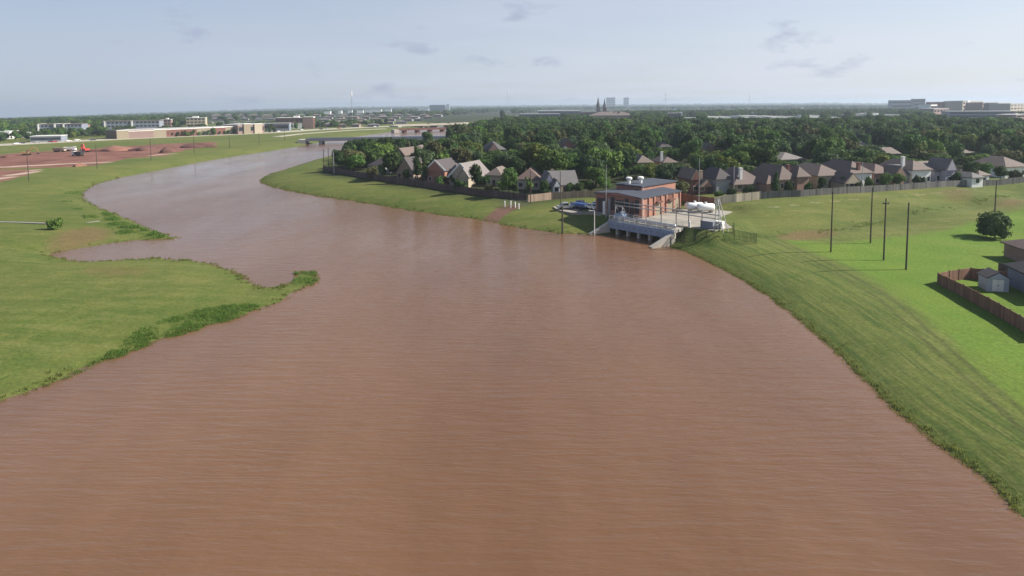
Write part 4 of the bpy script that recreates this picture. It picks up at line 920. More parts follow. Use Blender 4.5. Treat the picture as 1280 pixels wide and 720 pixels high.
pole('thin wooden pole on the grass right of the dirt site', 287, 185, 169, wp, .18)
pole('thin wooden pole left of the river bridge', 324, 181, 166, wp, .18)
pole('farther thin wooden pole left of the river bridge', 356, 176, 163, wp, .18)
pole('dark pole at the very tip of the wooded point', 405, 212, 187, wp, .22)
pole('second dark pole at the tip of the wooded point', 411, 211, 185, wp, .2)
pole('pale metal pole before the dark trees at the tip', 417.5, 217, 190, M['steel'], .16)
pole('thick dark pole standing in the flooded edge left of the intake', 703, 292.5, 258, wp, .24, ins=True)
pole('slender pale lamp post rising from the water edge left of the intake', 743, 294, 263, M['trim'], .11, 'lamp_post', lamp=True, group=None)
pole('tall thin mast in front of the shaded pump station wall', 757.5, 270, 206, M['steel'], .09, 'mast', group=None)
pole('thin dark pole behind the station driveway', 700.5, 258, 215, wp, .13, group=None)
pole('tall thin mast behind the concrete apron', 873.5, 262, 197, M['steel'], .08, 'mast', group=None)
pole('thin pale mast in front of the white fronted house', 1077, 240, 203, M['steel'], .10, 'mast', group=None)
pole('thin pole before the dark plank fence end', 663.5, 254.5, 214, wp, .13, group=None)
pole('grey pole rising above the large brown hip roofed house', 917, 246, 208, M['steel'], .12, 'mast', group=None)
t = thing('standpipe', 'thick short white standpipe left of the shaded brick front', 'standpipe', G(755, 271.5)); b = MB(); b.lathe([(.32, -.2), (.32, 3.0), (.2, 3.2)], 10); b.build('pipe', M['white'], t)

# ------------------------------------------------------------------ yard at the right edge
q = G(1247, 364.5); sh_rot = R(-14)
sd = thing('garden_shed', 'small pale blue-grey shed with dark roof and double doors in the fenced yard', 'shed', q, sh_rot)
b = MB(); b.box(-1.4, 1.4, 0, 2.6, -.2, 1.95); b.build('wall', mat('pale_blue_siding', (.36, .39, .45), .7, .08), sd)
roof_geo(MB(), -1.4, 1.4, 0, 2.6, 2.05, 2.95, 'front', .2, .1).build('roof', M['roof_dark'], sd)
g = MB(); g.add([(-1.4, -.22, 1.95), (1.4, -.22, 1.95), (0, -.22, 2.8)], [(0, 1, 2)]); g.build('gable', bpy.data.materials['pale_blue_siding'], sd)
for s in (-1, 1):
    d = MB(); d.box(min(s * .03, s * .72), max(s * .03, s * .72), -.05, 0, .05, 1.8); dd = d.build('door', M['trim'], sd); k = MB(); k.box(s * .12 - .03, s * .12 + .03, -.1, -.05, .9, 1.0); k.build('handle', M['darksteel'], dd)
q = G(1338, 382)
nb = thing('house', 'dark walled neighbour house beyond the right edge beside the shed', 'house', (q[0], q[1], h1(q[0], q[1])), R(-14))
volume(nb, -2.8, 9, 0, 10, 3.0, 6.0, 'hip', M['greyblue'], M['roof_dark']); window(nb, 1, 0, .9, 1.4, 1.3); window(nb, 4, 0, .9, 1.4, 1.3)
q = G(1352, 350)
nb = thing('house', 'rosy roofed neighbour house behind the second yard fence at the right edge', 'house', (q[0] + 3, q[1] + 6, h1(q[0], q[1])), R(-8))
volume(nb, -4, 6, 0, 9, 2.5, 4.6, 'hip', M['brick_rose'], M['roof_rose']); window(nb, -2, 0, .9, 1.4, 1.3)
tree_px(1242, 297.5, 264, 42, 'dense', 'dark', 'big dense round tree alone on the bright lawn', trunk=.0, name='tree')
tree_px(1305, 316, 285, 44, 'round', 'mid', 'round tree cut off by the right edge, whose shadow falls on the lawn', trunk=.1)
tree_px(68, 287, 274, 21, 'bush', 'bright', 'lone shrub on the grass by the concrete path')

# ------------------------------------------------------------------ trees placed one by one
HAND = [  # px, base, top, width, shape, colour, label, back
 (424, 215.5, 188, 21, 'round', 'dark', 'dark tree farthest left on the wooded point', 3),
 (445, 219, 194, 27, 'round', 'bright', 'bright green round tree near the tip of the point', 4),
 (454, 210, 185, 14, 'round', 'dark', 'small dark tree top behind the bright round tree at the tip', 12),
 (468, 209, 184, 18, 'loose', 'mid', 'loose mid-green tree behind the purple-grey roof at the tip', 22),
 (466, 224, 208, 17, 'bush', 'olive', 'pale olive bush against the dark fence near the tip', 1.5),
 (490, 226, 190, 31, 'round', 'dark', 'large dark tree between the purple-grey roof and the brown gable', 3),
 (522, 230, 183, 20, 'tall', 'dark', 'tall conical dark evergreen by the dark fence', 3),
 (531, 231.5, 190, 11, 'tall', 'mid', 'slimmer mid-green evergreen right of the conical dark one', 3),
 (500, 200, 173, 22, 'round', 'dark', 'dark round crown rising before the river bridge', 10),
 (518, 205, 183, 17, 'broad', 'yellow', 'yellow-green tree behind the conical evergreen', 12),
 (535, 188, 165, 18, 'round', 'dark', 'dark round tree breaking the river line right of the bridge', 10),
 (484, 205, 182, 13, 'loose', 'olive', 'olive tree top near the bridge at the tip woods', 20),
 (549, 236, 221, 12, 'bush', 'mid', 'green shrub below the white trimmed gable', 2),
 (575, 240.5, 225, 20, 'bush', 'dark', 'dark shrub below the broad pale gable', 2),
 (544, 231, 211, 13, 'round', 'dark', 'dark tree left of the red brick gable with white trim', 6),
 (567, 233, 213, 12, 'round', 'mid', 'mid-green tree squeezed between the red brick gable and the broad pale gable', 2),
 (606, 240, 218, 15, 'broad', 'dark', 'dark spreading tree between the broad pale gable and the small tan roof', 6),
 (508, 230, 212, 11, 'round', 'mid', 'small mid-green tree before the tall brown gable', 2),
 (478, 226, 206, 12, 'round', 'mid', 'mid-green tree in front of the purple-grey roof at the tip', 2),
 (642, 247, 226, 14, 'broad', 'dark', 'dark low tree left under the reddish hip roof', 2),
 (680, 247, 226, 14, 'round', 'mid', 'mid-green tree between the reddish hip roof and the grey roof', 3),
 (596, 243, 206, 21, 'round', 'dark', 'dark round tree right of the broad pale gable', 3),
 (612, 246, 231, 14, 'bush', 'olive', 'olive shrub left of the small tan roof at the fence', 2),
 (636, 249, 211, 26, 'round', 'mid', 'mid-green tree between the tan roof and the reddish hip roof', 3),
 (661, 249, 219, 13, 'loose', 'bright', 'bright green shrub tree in front of the reddish hip roof', 2),
 (624, 236, 222, 16, 'round', 'dark', 'dark tree behind the olive shrub at the fence', 10),
 (683, 248, 237, 12, 'bush', 'mid', 'low shrub left of the grey roofed house', 3),
 (712, 247, 229, 15, 'round', 'dark', 'dark clipped tree left of a pair before the grey roofed house', 2),
 (724, 247, 228, 14, 'round', 'dark', 'dark clipped tree right of a pair before the grey roofed house', 2),
 (738, 247, 227, 16, 'round', 'mid', 'mid-green tree above the tan fence', 4),
 (755, 247, 219, 21, 'broad', 'bright', 'bright green tree touching the left end of the pump station', 5),
 (735, 236, 208, 24, 'broad', 'mid', 'broad tree behind the grey roofed house', 14),
 (775, 240, 210, 24, 'broad', 'dark', 'dark broad tree behind the shaded pump station front', 22),
 (853, 252, 227, 22, 'round', 'olive', 'olive round tree between pump station and small dark brick house', 4),
 (898, 251, 239, 14, 'round', 'mid', 'small round tree at the left end of the cream fence', 3),
 (914, 251, 236, 15, 'round', 'dark', 'dark shrub tree left above the cream fence', 3),
 (935, 249, 232, 19, 'round', 'dark', 'wide dark shrub tree in the middle above the cream fence', 3),
 (969, 247, 214, 15, 'tall', 'mid', 'narrow green tree left of the red brick house with mossy roof', 3),
 (1027, 243, 222, 13, 'round', 'dark', 'dark shrub before the dark red brick wall with cream front', 3),
 (1055, 241.5, 222, 11, 'round', 'dark', 'dark narrow shrub between the cream front and the white front', 4),
 (1070, 241, 226, 17, 'bush', 'dark', 'dark low hedge shrub under the white front', 4),
 (1086, 240, 222, 14, 'bush', 'mid', 'hedge shrub right under the brown hip roof with white front', 4),
 (1106, 239, 217, 19, 'round', 'mid', 'green hedge tree before the rosy brown roof', 4),
 (1122, 238, 217, 20, 'round', 'mid', 'largest green hedge tree between rosy roof and white two storey house', 4),
 (1149, 236, 221, 17, 'bush', 'dark', 'dark shrub before the white two storey house', 4),
 (1196, 233, 215, 14, 'bush', 'mid', 'shrub between the two white garage wings', 4),
 (1212, 232, 202, 22, 'round', 'dark', 'big dark tree right of the lavender house', 6),
 (1230, 231, 204, 22, 'round', 'mid', 'round tree next to the dark one right of the lavender house', 6),
 (1250, 230, 208, 20, 'round', 'dark', 'dark tree left of the house at the right edge', 6),
 (1269, 229, 213, 16, 'bush', 'olive', 'olive shrub before the house at the right edge', 5),
 (1010, 244, 229, 14, 'bush', 'mid', 'shrub below the red brick wing beside the mossy roof', 4),
 (985, 246, 226, 13, 'bush', 'dark', 'dark shrub against the red brick house with mossy roof', 3),
 (937, 205, 180, 24, 'broad', 'yellow', 'brightest yellow-green tree in the right half of the woods', 14),
 (788, 180, 160, 22, 'broad', 'yellow', 'yellow-green tree in the middle of the woods before the church', 10),
 (718, 182, 166, 20, 'broad', 'yellow', 'yellow-green tree above the lone brown gabled house', 12),
 (628, 152, 138, 9, 'round', 'dark', 'lone dark tree top breaking the far river', 5),
]
for px_, ba, tp, wd, sh_, co, lb, bk in HAND: tree_px(px_, ba, tp, wd, sh_, co, lb, bk)

# ------------------------------------------------------------------ far buildings
def block(name, label, pxl, pxr, base, top, m1, depth=18, roofm=None, bands=2, cols=0, rot=None, group=None, tiers=(), bandm=None, pent=None):
    z = 3.0; q = P((pxl + pxr) / 2, base, z); c = q[:2]; dist = np.hypot(*c)
    rot = math.atan2(-c[0], c[1]) * .6 if rot is None else R(rot)
    ca, sa = math.cos(rot), math.sin(rot); lo, hi = 2.0, 900.0
    for _ in range(40):
        w = (lo + hi) / 2; a = pix(c[0] - ca * w / 2, c[1] - sa * w / 2, z)[0]; b = pix(c[0] + ca * w / 2, c[1] + sa * w / 2, z)[0]
        if b - a < pxr - pxl: lo = w
        else: hi = w
    z = h1(*c); h = zat(c[0], c[1], top) - z
    t = thing(name, label, 'building', (c[0], c[1], z), rot, group)
    mb = MB(); mb.box(-w / 2, w / 2, 0, depth, -1, h); mb.build('wall', m1, t)
    mb = MB(); mb.box(-w / 2 - .3, w / 2 + .3, -.3, depth + .3, h, h + max(.5, h * .05)); ro = mb.build('roof', roofm or M['flat_roof'], t)
    for k in range(bands):
        z0 = h * (k + .35) / bands; z1 = z0 + h / bands * .42
        if cols:
            for j in range(cols):
                x0 = -w / 2 + w * (j + .2) / cols; mb = MB(); mb.box(x0, x0 + w / cols * .6, -.15, .1, z0, z1); mb.build('window', bandm or M['glass'], t)
        else:
            mb = MB(); mb.box(-w / 2 + w * .03, w / 2 - w * .03, -.15, .1, z0, z1); mb.build('window_band', bandm or M['glass'], t)
    for (f0, f1, hf, mm) in tiers:     # taller or different sections
        mb = MB(); mb.box(-w / 2 + w * f0, -w / 2 + w * f1, -1.2, depth * .9, -1, h * hf); mb.build('wall_section', mm, t)
        mb = MB(); mb.box(-w / 2 + w * f0 - .2, -w / 2 + w * f1 + .2, -1.4, depth * .9 + .2, h * hf, h * hf + .5); mb.build('roof_edge', M['trim'], t)
    if pent: 
        f0, f1, ph = pent; mb = MB(); mb.box(-w / 2 + w * f0, -w / 2 + w * f1, depth * .3, depth * .7, h, h + ph); mb.build('penthouse', M['trim'], ro)
    BLOCK.append((min(pxl, pxr) - 1, max(pxl, pxr) + 1, top - 1, base + 1, dist))
    return t
_ra = W([(100, 176), (330, 166)], 3.0); RROT = math.degrees(math.atan2(*(_ra[1] - _ra[0])[::-1]))
block('retail_building', 'long low beige and brown brick store front beside the pale road', 151, 300, 169.9, 160.8, M['orange_brick'], 26, M['flat_roof'], 0, rot=RROT, tiers=[(0, .09, 1.0, M['beige']), (.09, .28, .86, M['pink']), (.28, .38, .95, M['beige']), (.38, .41, .9, M['brick_dark']), (.41, .64, .92, M['brick_dark']), (.64, .77, .96, M['beige']), (.77, .9, .95, M['brick_dark']), (.9, 1, 1.02, M['beige'])])
block('retail_building', 'pale pink low store right of the long store front', 298, 331, 166.5, 156, M['pink'], 30, M['white_roof'], 1, rot=RROT, tiers=[(.2, .45, 1.1, M['beige']), (.6, .9, 1.06, M['cream'])])
block('office_building', 'four storey dark red brick office with pale rosy end', 345, 392, 160.5, 147.5, M['brick_dark'], 22, M['white_roof'], 2, 8, tiers=[(.72, 1.0, 1.06, M['pink']), (.42, .7, .5, M['trim'])], pent=(.45, .6, 2.5))
block('office_building', 'grey low office wing left of the red brick office', 322, 362, 163, 154.5, M['greyblue'], 16, None, 1, group=None)
block('apartment_block', 'grey apartment block with white posts, left of the store front', 47, 103, 168.5, 155.5, M['greyblue'], 25, M['roof_tan'], 3, 12, tiers=[(.02, .05, 1.02, M['trim']), (.38, .41, 1.02, M['trim']), (.58, .61, 1.02, M['trim'])])
block('apartment_tower', 'short rosy stair tower at the right end of the left apartment block', 104.5, 110.5, 166.5, 156, M['pink'], 8, M['roof_tan'], 2)
block('apartment_block', 'long grey apartment block behind the store front', 129, 200, 163.5, 151.5, M['greyblue'], 25, M['roof_tan'], 3, 14, tiers=[(.03, .05, 1.0, M['trim']), (.5, .53, 1.0, M['trim'])])
block('apartment_tower', 'four storey rosy tower rising behind the store front', 201, 214, 160, 149.5, M['pink'], 12, M['flat_roof'], 3, 3, pent=(.5, .7, 2))
block('office_building', 'cream four storey block rising behind the store front', 233, 257, 158, 147.5, M['cream'], 14, M['white_roof'], 3, 5, pent=(.3, .6, 2.5))
block('canopy_building', 'white roofed open canopy by the road at the left', 38, 77, 176.5, 170.5, M['greyblue'], 18, M['white_roof'], 1)
block('shed_building', 'low white building at the left edge by the road', -8, 12.5, 173.5, 165, M['white'], 25, M['white_roof'], 1)
block('shed_building', 'small pale building behind the roadside trees at the left', 20, 37, 172, 166, M['grey'], 14, M['flat_roof'], 1)
# church and city skyline
block('warehouse', 'long pale flat roofed warehouse left of the church', 672, 726, 145, 138.5, M['grey'], 60, M['white_roof'], 1)
block('warehouse', 'lower grey warehouse between far river and church', 648, 700, 147.5, 142.5, M['greyblue'], 40, M['flat_roof'], 1)
ch = block('church', 'dark roofed church with twin pointed steeples', 724, 762, 147.5, 140.5, M['brick_dark'], 40, M['roof_dark'], 1, 6)
cw = ch
for px_, tp, wd in ((747.5, 121, 4.2), (755.5, 123, 4.0)):
    q = P(px_, 147.5, 3); ht = zat(q[0], q[1], tp) - 3; lp = Matrix.Rotation(-ch.rotation_euler.z, 3, 'Z') @ Vector((q[0] - ch.location.x, q[1] - ch.location.y, 0)); w_ = wd * 1.65 / 2
    mb = MB(); mb.box(lp.x - w_, lp.x + w_, lp.y - 3 - w_, lp.y - 3 + w_, -1, ht * .52); to = mb.build('tower', M['brick_dark' if px_ > 750 else 'pink'], ch)
    mb = MB(); mb.lathe([(w_ * 1.25, ht * .52), (w_ * .55, ht * .74), (.15, ht)], 8, 0, (lp.x, lp.y - 3)); mb.build('spire', M['roof_dark'], to)
block('church_hall', 'brown hip roofed hall right of the church steeples', 742, 788, 150, 144.5, M['brick_tan'], 40, M['roof_brown'], 0)
hl_o = bpy.data.objects[[o.name for o in bpy.data.objects if o.name.startswith('church_hall')][0]]
roof_geo(MB(), -38, 38, 0, 40, 7.5, 14, 'hip', 1.0, .4).build('hip_roof', M['roof_brown'], hl_o)
block('skyscraper', 'pale wide tower on the horizon right of the steeples', 758, 769, 134.5, 122.5, M['grey'], 30, None, 5)
block('skyscraper', 'dark narrow tower on the horizon', 779.5, 786, 134, 122.5, M['greyblue'], 30, None, 4)
block('warehouse', 'brown block with white end beside the white rooftops strip', 834, 853, 149, 141.5, M['rust'], 30, M['flat_roof'], 1, tiers=[(.9, 1.0, 1.1, M['white'])])
for k, (a, c, tp) in enumerate(((853, 871, 147.3), (883, 923, 145.8), (927, 944, 144.8), (945, 963, 145.3), (964, 1003, 145.6), (1011, 1025, 144.5), (1038, 1049, 146.8), (1068, 1084, 142.6), (1090, 1098, 141.7), (1104, 1126, 143.6))):
    block('shop_building', ['low white store farthest left in the strip beyond the woods', 'long white store roof in the strip beyond the woods', 'cream store with a small front tower beyond the woods', 'white store right of the small front tower beyond the woods', 'longest white store roof beyond the woods, right of centre', 'bright white block at the right end of the long store roofs', 'small white store beside a pale turret beyond the woods', 'thin grey roofed store far beyond the woods', 'tiny bright white block far beyond the woods', 'grey flat store left of the hospital buildings'][k], a, c, 149.8 if k < 7 else 147, tp, M['white'] if k not in (7, 9) else M['grey'], 25, M['white_roof'], 0, group='stores beyond the woods', rot=16)
block('turret_building', 'thin cream turret above the white store strip', 939.5, 942.5, 149, 141, M['cream'], 8, M['white_roof'], 1)
block('turret_building', 'thin pale turret between white stores, farther right', 1052, 1054.5, 148.5, 143.5, M['pink'], 8, M['white_roof'], 1)
block('office_block', 'hazy grey office slab on the horizon left of the hospital', 1114, 1143, 139.5, 125.9, M['greyblue'], 40, None, 3)
block('office_block', 'taller hazy end of the grey office slab', 1143.5, 1156, 141, 124.4, M['grey'], 40, None, 4)
block('hospital_block', 'small white block with red neighbour left of the hospital', 1163, 1171, 145, 130.9, M['white'], 20, None, 2, rot=40)
block('hospital_block', 'low rosy hospital wing beside the white block', 1167, 1186, 147.5, 135.9, M['pink'], 20, None, 2, 5, rot=40)
block('hospital_block', 'dark brown six storey hospital block behind the long garage', 1180, 1203, 144, 127.9, M['brick_dark'], 30, None, 4, 6, rot=40)
block('hospital_block', 'cream and tan hospital block, tallest in the middle', 1203, 1228, 144, 126.9, M['cream'], 30, None, 4, 7, tiers=[(.2, .32, 1.05, M['white'])], rot=40)
block('hospital_block', 'rosy red hospital block right of the cream one', 1228, 1247, 144, 128.4, M['brick_rose'], 30, None, 4, 6, rot=40)
block('hospital_block', 'tan hospital block near the right edge', 1247, 1263, 144, 128.9, M['beige'], 30, None, 4, 6, rot=40)
block('hospital_block', 'pale hospital block at the right edge', 1263, 1290, 144.5, 129.9, M['cream'], 30, None, 4, 7, rot=40)
block('parking_garage', 'long dark shaded parking garage in front of the hospital', 1184, 1268, 152, 139.5, M['greyblue'], 35, None, 3, tiers=[(.985, 1.0, 1.02, M['pink'])])
block('hospital_block', 'low tan block at the right edge beside the parking garage', 1270, 1292, 152.5, 142.9, M['pink'], 20, None, 2, rot=40)
block('warehouse', 'bright white cube tower with dark building on the far left bank', 557.5, 562, 139, 130.8, M['white'], 20, M['white_roof'], 0)
block('office_block', 'dark low office beside the bright white cube tower', 537, 556.5, 139, 131.5, M['greyblue'], 25, None, 3)
block('warehouse', 'white warehouse roof on the far bank left of the dark office', 523, 536, 138.5, 135.3, M['white'], 40, M['white_roof'], 0)
for k, (a, c, ba, tp) in enumerate(((405, 413, 142.5, 139.4), (423, 427, 142, 138.4), (435, 440, 141.5, 138.2), (446, 454, 141.3, 138.2), (456, 477, 140.8, 137), (481, 489, 140, 136.5))):
    block('warehouse', ['small white roof, first in the far row above the grey apartments', 'tiny white roof, second in the far row above the grey apartments', 'white roof near the tall antenna, just left of it', 'white roof just right of the tall antenna', 'longest white warehouse roof in the far row', 'white warehouse roof at the right end of the far row'][k], a, c, ba, tp, M['white'], 30, M['white_roof'], 0, group='white roofs on the far left plain')
# grey apartment houses of the left plain
g_i = 0; APT = []
_rr = random.Random(5)
for row, (ba, x0, x1) in enumerate(((158.5, 402, 476), (155, 398, 505), (151.5, 395, 520), (148.5, 400, 535), (146, 262, 556), (150, 262, 340), (154, 258, 320))):
    x = x0 + _rr.uniform(0, 4)
    while x < x1:
        wpx = _rr.uniform(9, 16) * (1 - row * .06); hh = _rr.uniform(4.0, 5.6) * (1 - row * .09)
        basey = ba + (HM - 0.0117 * 0) * 0
        roofm = _rr.choice([M['roof_grey'], M['roof_tan'], M['roof_brown'], M['roof_pale']]); wallm = _rr.choice([M['grey'], M['greyblue'], M['lavender'], M['brick_tan'], M['grey']])
        z = 3.0; q = P(x + wpx / 2, ba, z); c = q[:2]; w = wpx * pixa(c[0], c[1], z)[2] / FPX; zz = h1(*c); h = min(13, zat(c[0], c[1], ba - hh) - zz)
        t = thing('apartment_house', 'grey hip roofed apartment house in the dense rows on the left plain', 'building', (c[0], c[1], zz), math.atan2(-c[0], c[1]) * .6 + _rr.uniform(-.25, .25), 'apartment houses on the left plain')
        mb = MB(); mb.box(-w / 2, w / 2, 0, 14, -1, h * .62); mb.build('wall', wallm, t)
        roof_geo(MB(), -w / 2, w / 2, 0, 14, h * .62 + .2, h, 'hip', .6).build('roof', roofm, t)
        for k in range(2):
            mb = MB(); mb.box(-w * .44, w * .44, -.12, .1, h * (.1 + .28 * k), h * (.25 + .28 * k)); mb.build('window_band', M['glass'], t)
        APT.append(t); BLOCK.append((x, x + wpx, ba - hh, ba, np.hypot(*c)))
        x += wpx + _rr.uniform(3, 11)
def antenna(label, px, base, top, wpx, m1):
    q = P(px, base, 3); z = h1(q[0], q[1]); h = zat(q[0], q[1], top) - z; w = wpx * pixa(q[0], q[1], z)[2] / FPX
    t = thing('antenna_mast', label, 'antenna', (q[0], q[1], z)); b = MB()
    b.tube((0, 0, 0), (0, 0, h), w * .5, w * .35, 6); b.build('mast', m1, t)
    b = MB(); b.lathe([(w * 1.3, h * .86), (w * 1.5, h * .92), (w * 1.2, h)], 8); b.build('antenna_ring', M['white'], t)
    b = MB()
    for a in range(3):
        c, s = math.cos(a * 2.09), math.sin(a * 2.09); b.tube((c * h * .35, s * h * .35, 0), (0, 0, h * .8), w * .12, n=4)
    b.build('guy_wire', M['steel'], t)
antenna('tall thin antenna mast with pale head on the left plain', 440.5, 156, 114, .55, M['steel'])
antenna('faint thin mast on the horizon left of the church', 635, 140, 114, .4, M['steel'])
antenna('thin mast with small head on the horizon right of the dark tower', 832, 138, 116, .4, M['steel'])
antenna('faint thin mast on the horizon above the white store strip', 936.5, 138, 119, .35, M['steel'])

# ------------------------------------------------------------------ bridges
def bridge(label, a, c, zdeck, width, npier, m1, m2, thick=1.1, rail=True):
    A, C = np.array(a), np.array(c); d = C - A; l = np.hypot(*d); ang = math.atan2(d[1], d[0])
    t = thing('river_bridge', label, 'bridge', (A[0], A[1], 0), ang)
    b = MB(); b.box(0, l, -width / 2, width / 2, zdeck - thick, zdeck); b.build('deck', m1, t)
    for s in (-1, 1):
        b = MB(); y = s * (width / 2 - .2); b.box(0, l, y - .15, y + .15, zdeck + .003, zdeck + .9); b.build('parapet', m1, t)
    for i in range(npier):
        x = l * (i + .5) / npier; b = MB(); b.box(x - 1.3, x + 1.3, -width * .42, width * .42, -1.4, zdeck - thick - .002); b.build('pier', m2, t)
    for x0, x1 in ((-6, 0), (l, l + 6)):
        b = MB(); b.box(x0, x1, -width / 2, width / 2, -1, zdeck - .05); b.build('abutment', M['concrete'], t)
A1 = P(384, 175, 3.4)[:2]; C1 = P(562, 172.5, 3.4)[:2]
bridge('long low grey bridge crossing the river behind the wooded point', A1, C1, 4.0, 13, 5, M['greyblue'], M['grey'], 1.3)
A2 = P(497, 162.5, 3.0)[:2]; C2 = P(575, 160.2, 3.0)[:2]
bridge('rusty brown girder bridge beyond the grey bridge', A2, C2, 3.6, 11, 5, M['rust'], M['rust'], 1.3)
A3 = P(497, 158, 3.0)[:2]; C3 = P(600, 154.5, 3.0)[:2]
bridge('pale concrete road bridge carrying cars beyond the rusty bridge', A3, C3, 4.2, 22, 6, M['road'], M['concrete'], 1.2)
BLOCK += [(384, 560, 168, 178, 500)]

# ------------------------------------------------------------------ construction site and road traffic
def excavator(label, px, base, paint, rz, s=1.0):
    q = G(px, base); t = thing('excavator', label, 'excavator', q, rz)
    for y in (-1.2, 1.2):
        b = MB(); pr = [(-1.9, .15), (-1.6, 0), (1.6, 0), (1.9, .15), (2.0, .6), (1.6, .9), (-1.6, .9), (-2.0, .6)]; n = 8
        b.add([(x * s, (y - .3) * s, z * s) for x, z in pr] + [(x * s, (y + .3) * s, z * s) for x, z in pr], [tuple(range(n)), tuple(range(n, 2 * n))[::-1]] + [(i, n + i, n + (i + 1) % n, (i + 1) % n) for i in range(n)]); b.build('track', M['rubber'], t)
    b = MB(); b.box(-2.3 * s, 1.3 * s, -1.3 * s, 1.3 * s, 1.0 * s, 2.2 * s); b.build('engine_housing', paint, t)
    b = MB(); b.box(.2 * s, 1.5 * s, .2 * s, 1.3 * s, 2.2 * s, 3.3 * s); ca = b.build('cab', paint, t); g = MB(); g.box(.35 * s, 1.55 * s, .3 * s, 1.2 * s, 2.5 * s, 3.15 * s); g.build('pane', M['glass'], ca)
    b = MB(); b.bar((1.2 * s, -.3 * s, 1.9 * s), (3.4 * s, -.3 * s, 4.8 * s), .5 * s, .6 * s); b.bar((3.4 * s, -.3 * s, 4.8 * s), (5.6 * s, -.3 * s, 3.6 * s), .45 * s, .5 * s); b.build('boom', paint, t)
    b = MB(); b.bar((5.6 * s, -.3 * s, 3.7 * s), (6.0 * s, -.3 * s, 1.4 * s), .35 * s, .4 * s); b.build('stick', paint, t)
    b = MB(); b.prism([(5.4 * s, -.9 * s), (6.6 * s, -.9 * s), (6.6 * s, .3 * s), (5.4 * s, .3 * s)], .5 * s, 1.4 * s); b.build('bucket', M['darksteel'], t)
excavator('bright red excavator on the dirt site', 107, 190, M['red_machine'], 2.6, 1.05)
excavator('orange-yellow excavator at the left of the dirt site', 33, 194, M['yellow_machine'], .4, 1.0)
def dumper(label, px, base, rz, paint, bed):
    q = G(px, base); t = thing('dump_truck', label, 'truck', q, rz)
    b = MB(); b.box(1.4, 3.2, -1.2, 1.2, .8, 2.9); ca = b.build('cab', paint, t); g = MB(); g.box(2.5, 3.24, -1.0, 1.0, 1.9, 2.7); g.build('pane', M['glass'], ca)
    b = MB(); b.add([(-3.4, -1.2, 1.1), (1.2, -1.2, 1.1), (1.2, 1.2, 1.1), (-3.4, 1.2, 1.1), (-3.9, -1.3, 2.7), (1.3, -1.3, 2.7), (1.3, 1.3, 2.7), (-3.9, 1.3, 2.7)], [(3, 2, 1, 0), (4, 5, 6, 7), (0, 1, 5, 4), (1, 2, 6, 5), (2, 3, 7, 6), (3, 0, 4, 7)]); b.build('truck_bed', bed, t)
    b = MB(); b.box(-3.2, 3.0, -.5, .5, .6, 1.08); b.build('chassis', M['darksteel'], t)
    for x in (-2.6, -1.4, 2.2):
        for s in (-1, 1):
            w = MB(); w.tube((x, s * .85, .5), (x, s * 1.2, .5), .5, n=10); w.build('wheel', M['rubber'], t)
dumper('white dump truck at the back edge of the dirt site', 88, 189, .2, M['white'], M['white'])
dumper('tan dump truck left of the white one at the dirt site', 75, 190, .1, M['cream'], M['soil_pale'])
dumper('dark dump truck on the red soil below the red excavator', 97, 195, 2.9, M['trim'], M['darksteel'])
def mound(label, px, base, wpx, hpx, dep, m1):
    q = G(px, base); w = wpx * pixa(*q)[2] / FPX; h = hpx * pixa(*q)[2] / FPX
    g = np.random.default_rng(int(px)); n, k = 22, 7; mb = MB(); v = []
    for j in range(k):
        f = j / (k - 1); r = math.cos(f * math.pi / 2) ** .7 if j < k - 1 else .04
        for i in range(n):
            a = 2 * math.pi * i / n; jj = 1 + .16 * math.sin(3 * a + px) + .10 * math.sin(5 * a + 2 * px) + g.uniform(-.06, .06)
            v.append((w / 2 * r * jj * math.cos(a), dep / 2 * r * jj * math.sin(a), h * (f ** .9) * (1 + .18 * math.sin(2 * a + px)) - (.3 if j == 0 else 0)))
    mb.add(v, [(j * n + i, j * n + (i + 1) % n, (j + 1) * n + (i + 1) % n, (j + 1) * n + i) for j in range(k - 1) for i in range(n)] + [tuple(range((k - 1) * n, k * n))])
    o = mb.build('dirt_mound', m1, None, True, q); tag(o, label, 'dirt mound', 'dirt mounds of the building site')
mound('broad low red dirt mound right of the red excavator', 142, 188, 46, 5.5, 22, M['soil'])
mound('dark red dirt mound in the middle of the site', 180, 187.5, 30, 4.5, 16, M['soil_dark'])
mound('dark red pile before the store front, steepest of the site', 213, 190, 22, 7, 14, M['soil_dark'])
mound('long dark dirt ridge at the right end of the site', 246, 184, 44, 4.5, 14, M['soil_dark'])
mound('small pale dirt heap by the pale track', 99, 208, 12, 3.6, 6, M['soil'])
mound('small dark mound at the left back edge of the site', 10, 196.5, 14, 3, 8, M['soil_dark'])
_cols = ['car_white', 'car_dark', 'car_silver', 'car_red', 'car_dark', 'car_white']
rp = np.array(W(road_px, 2.4))
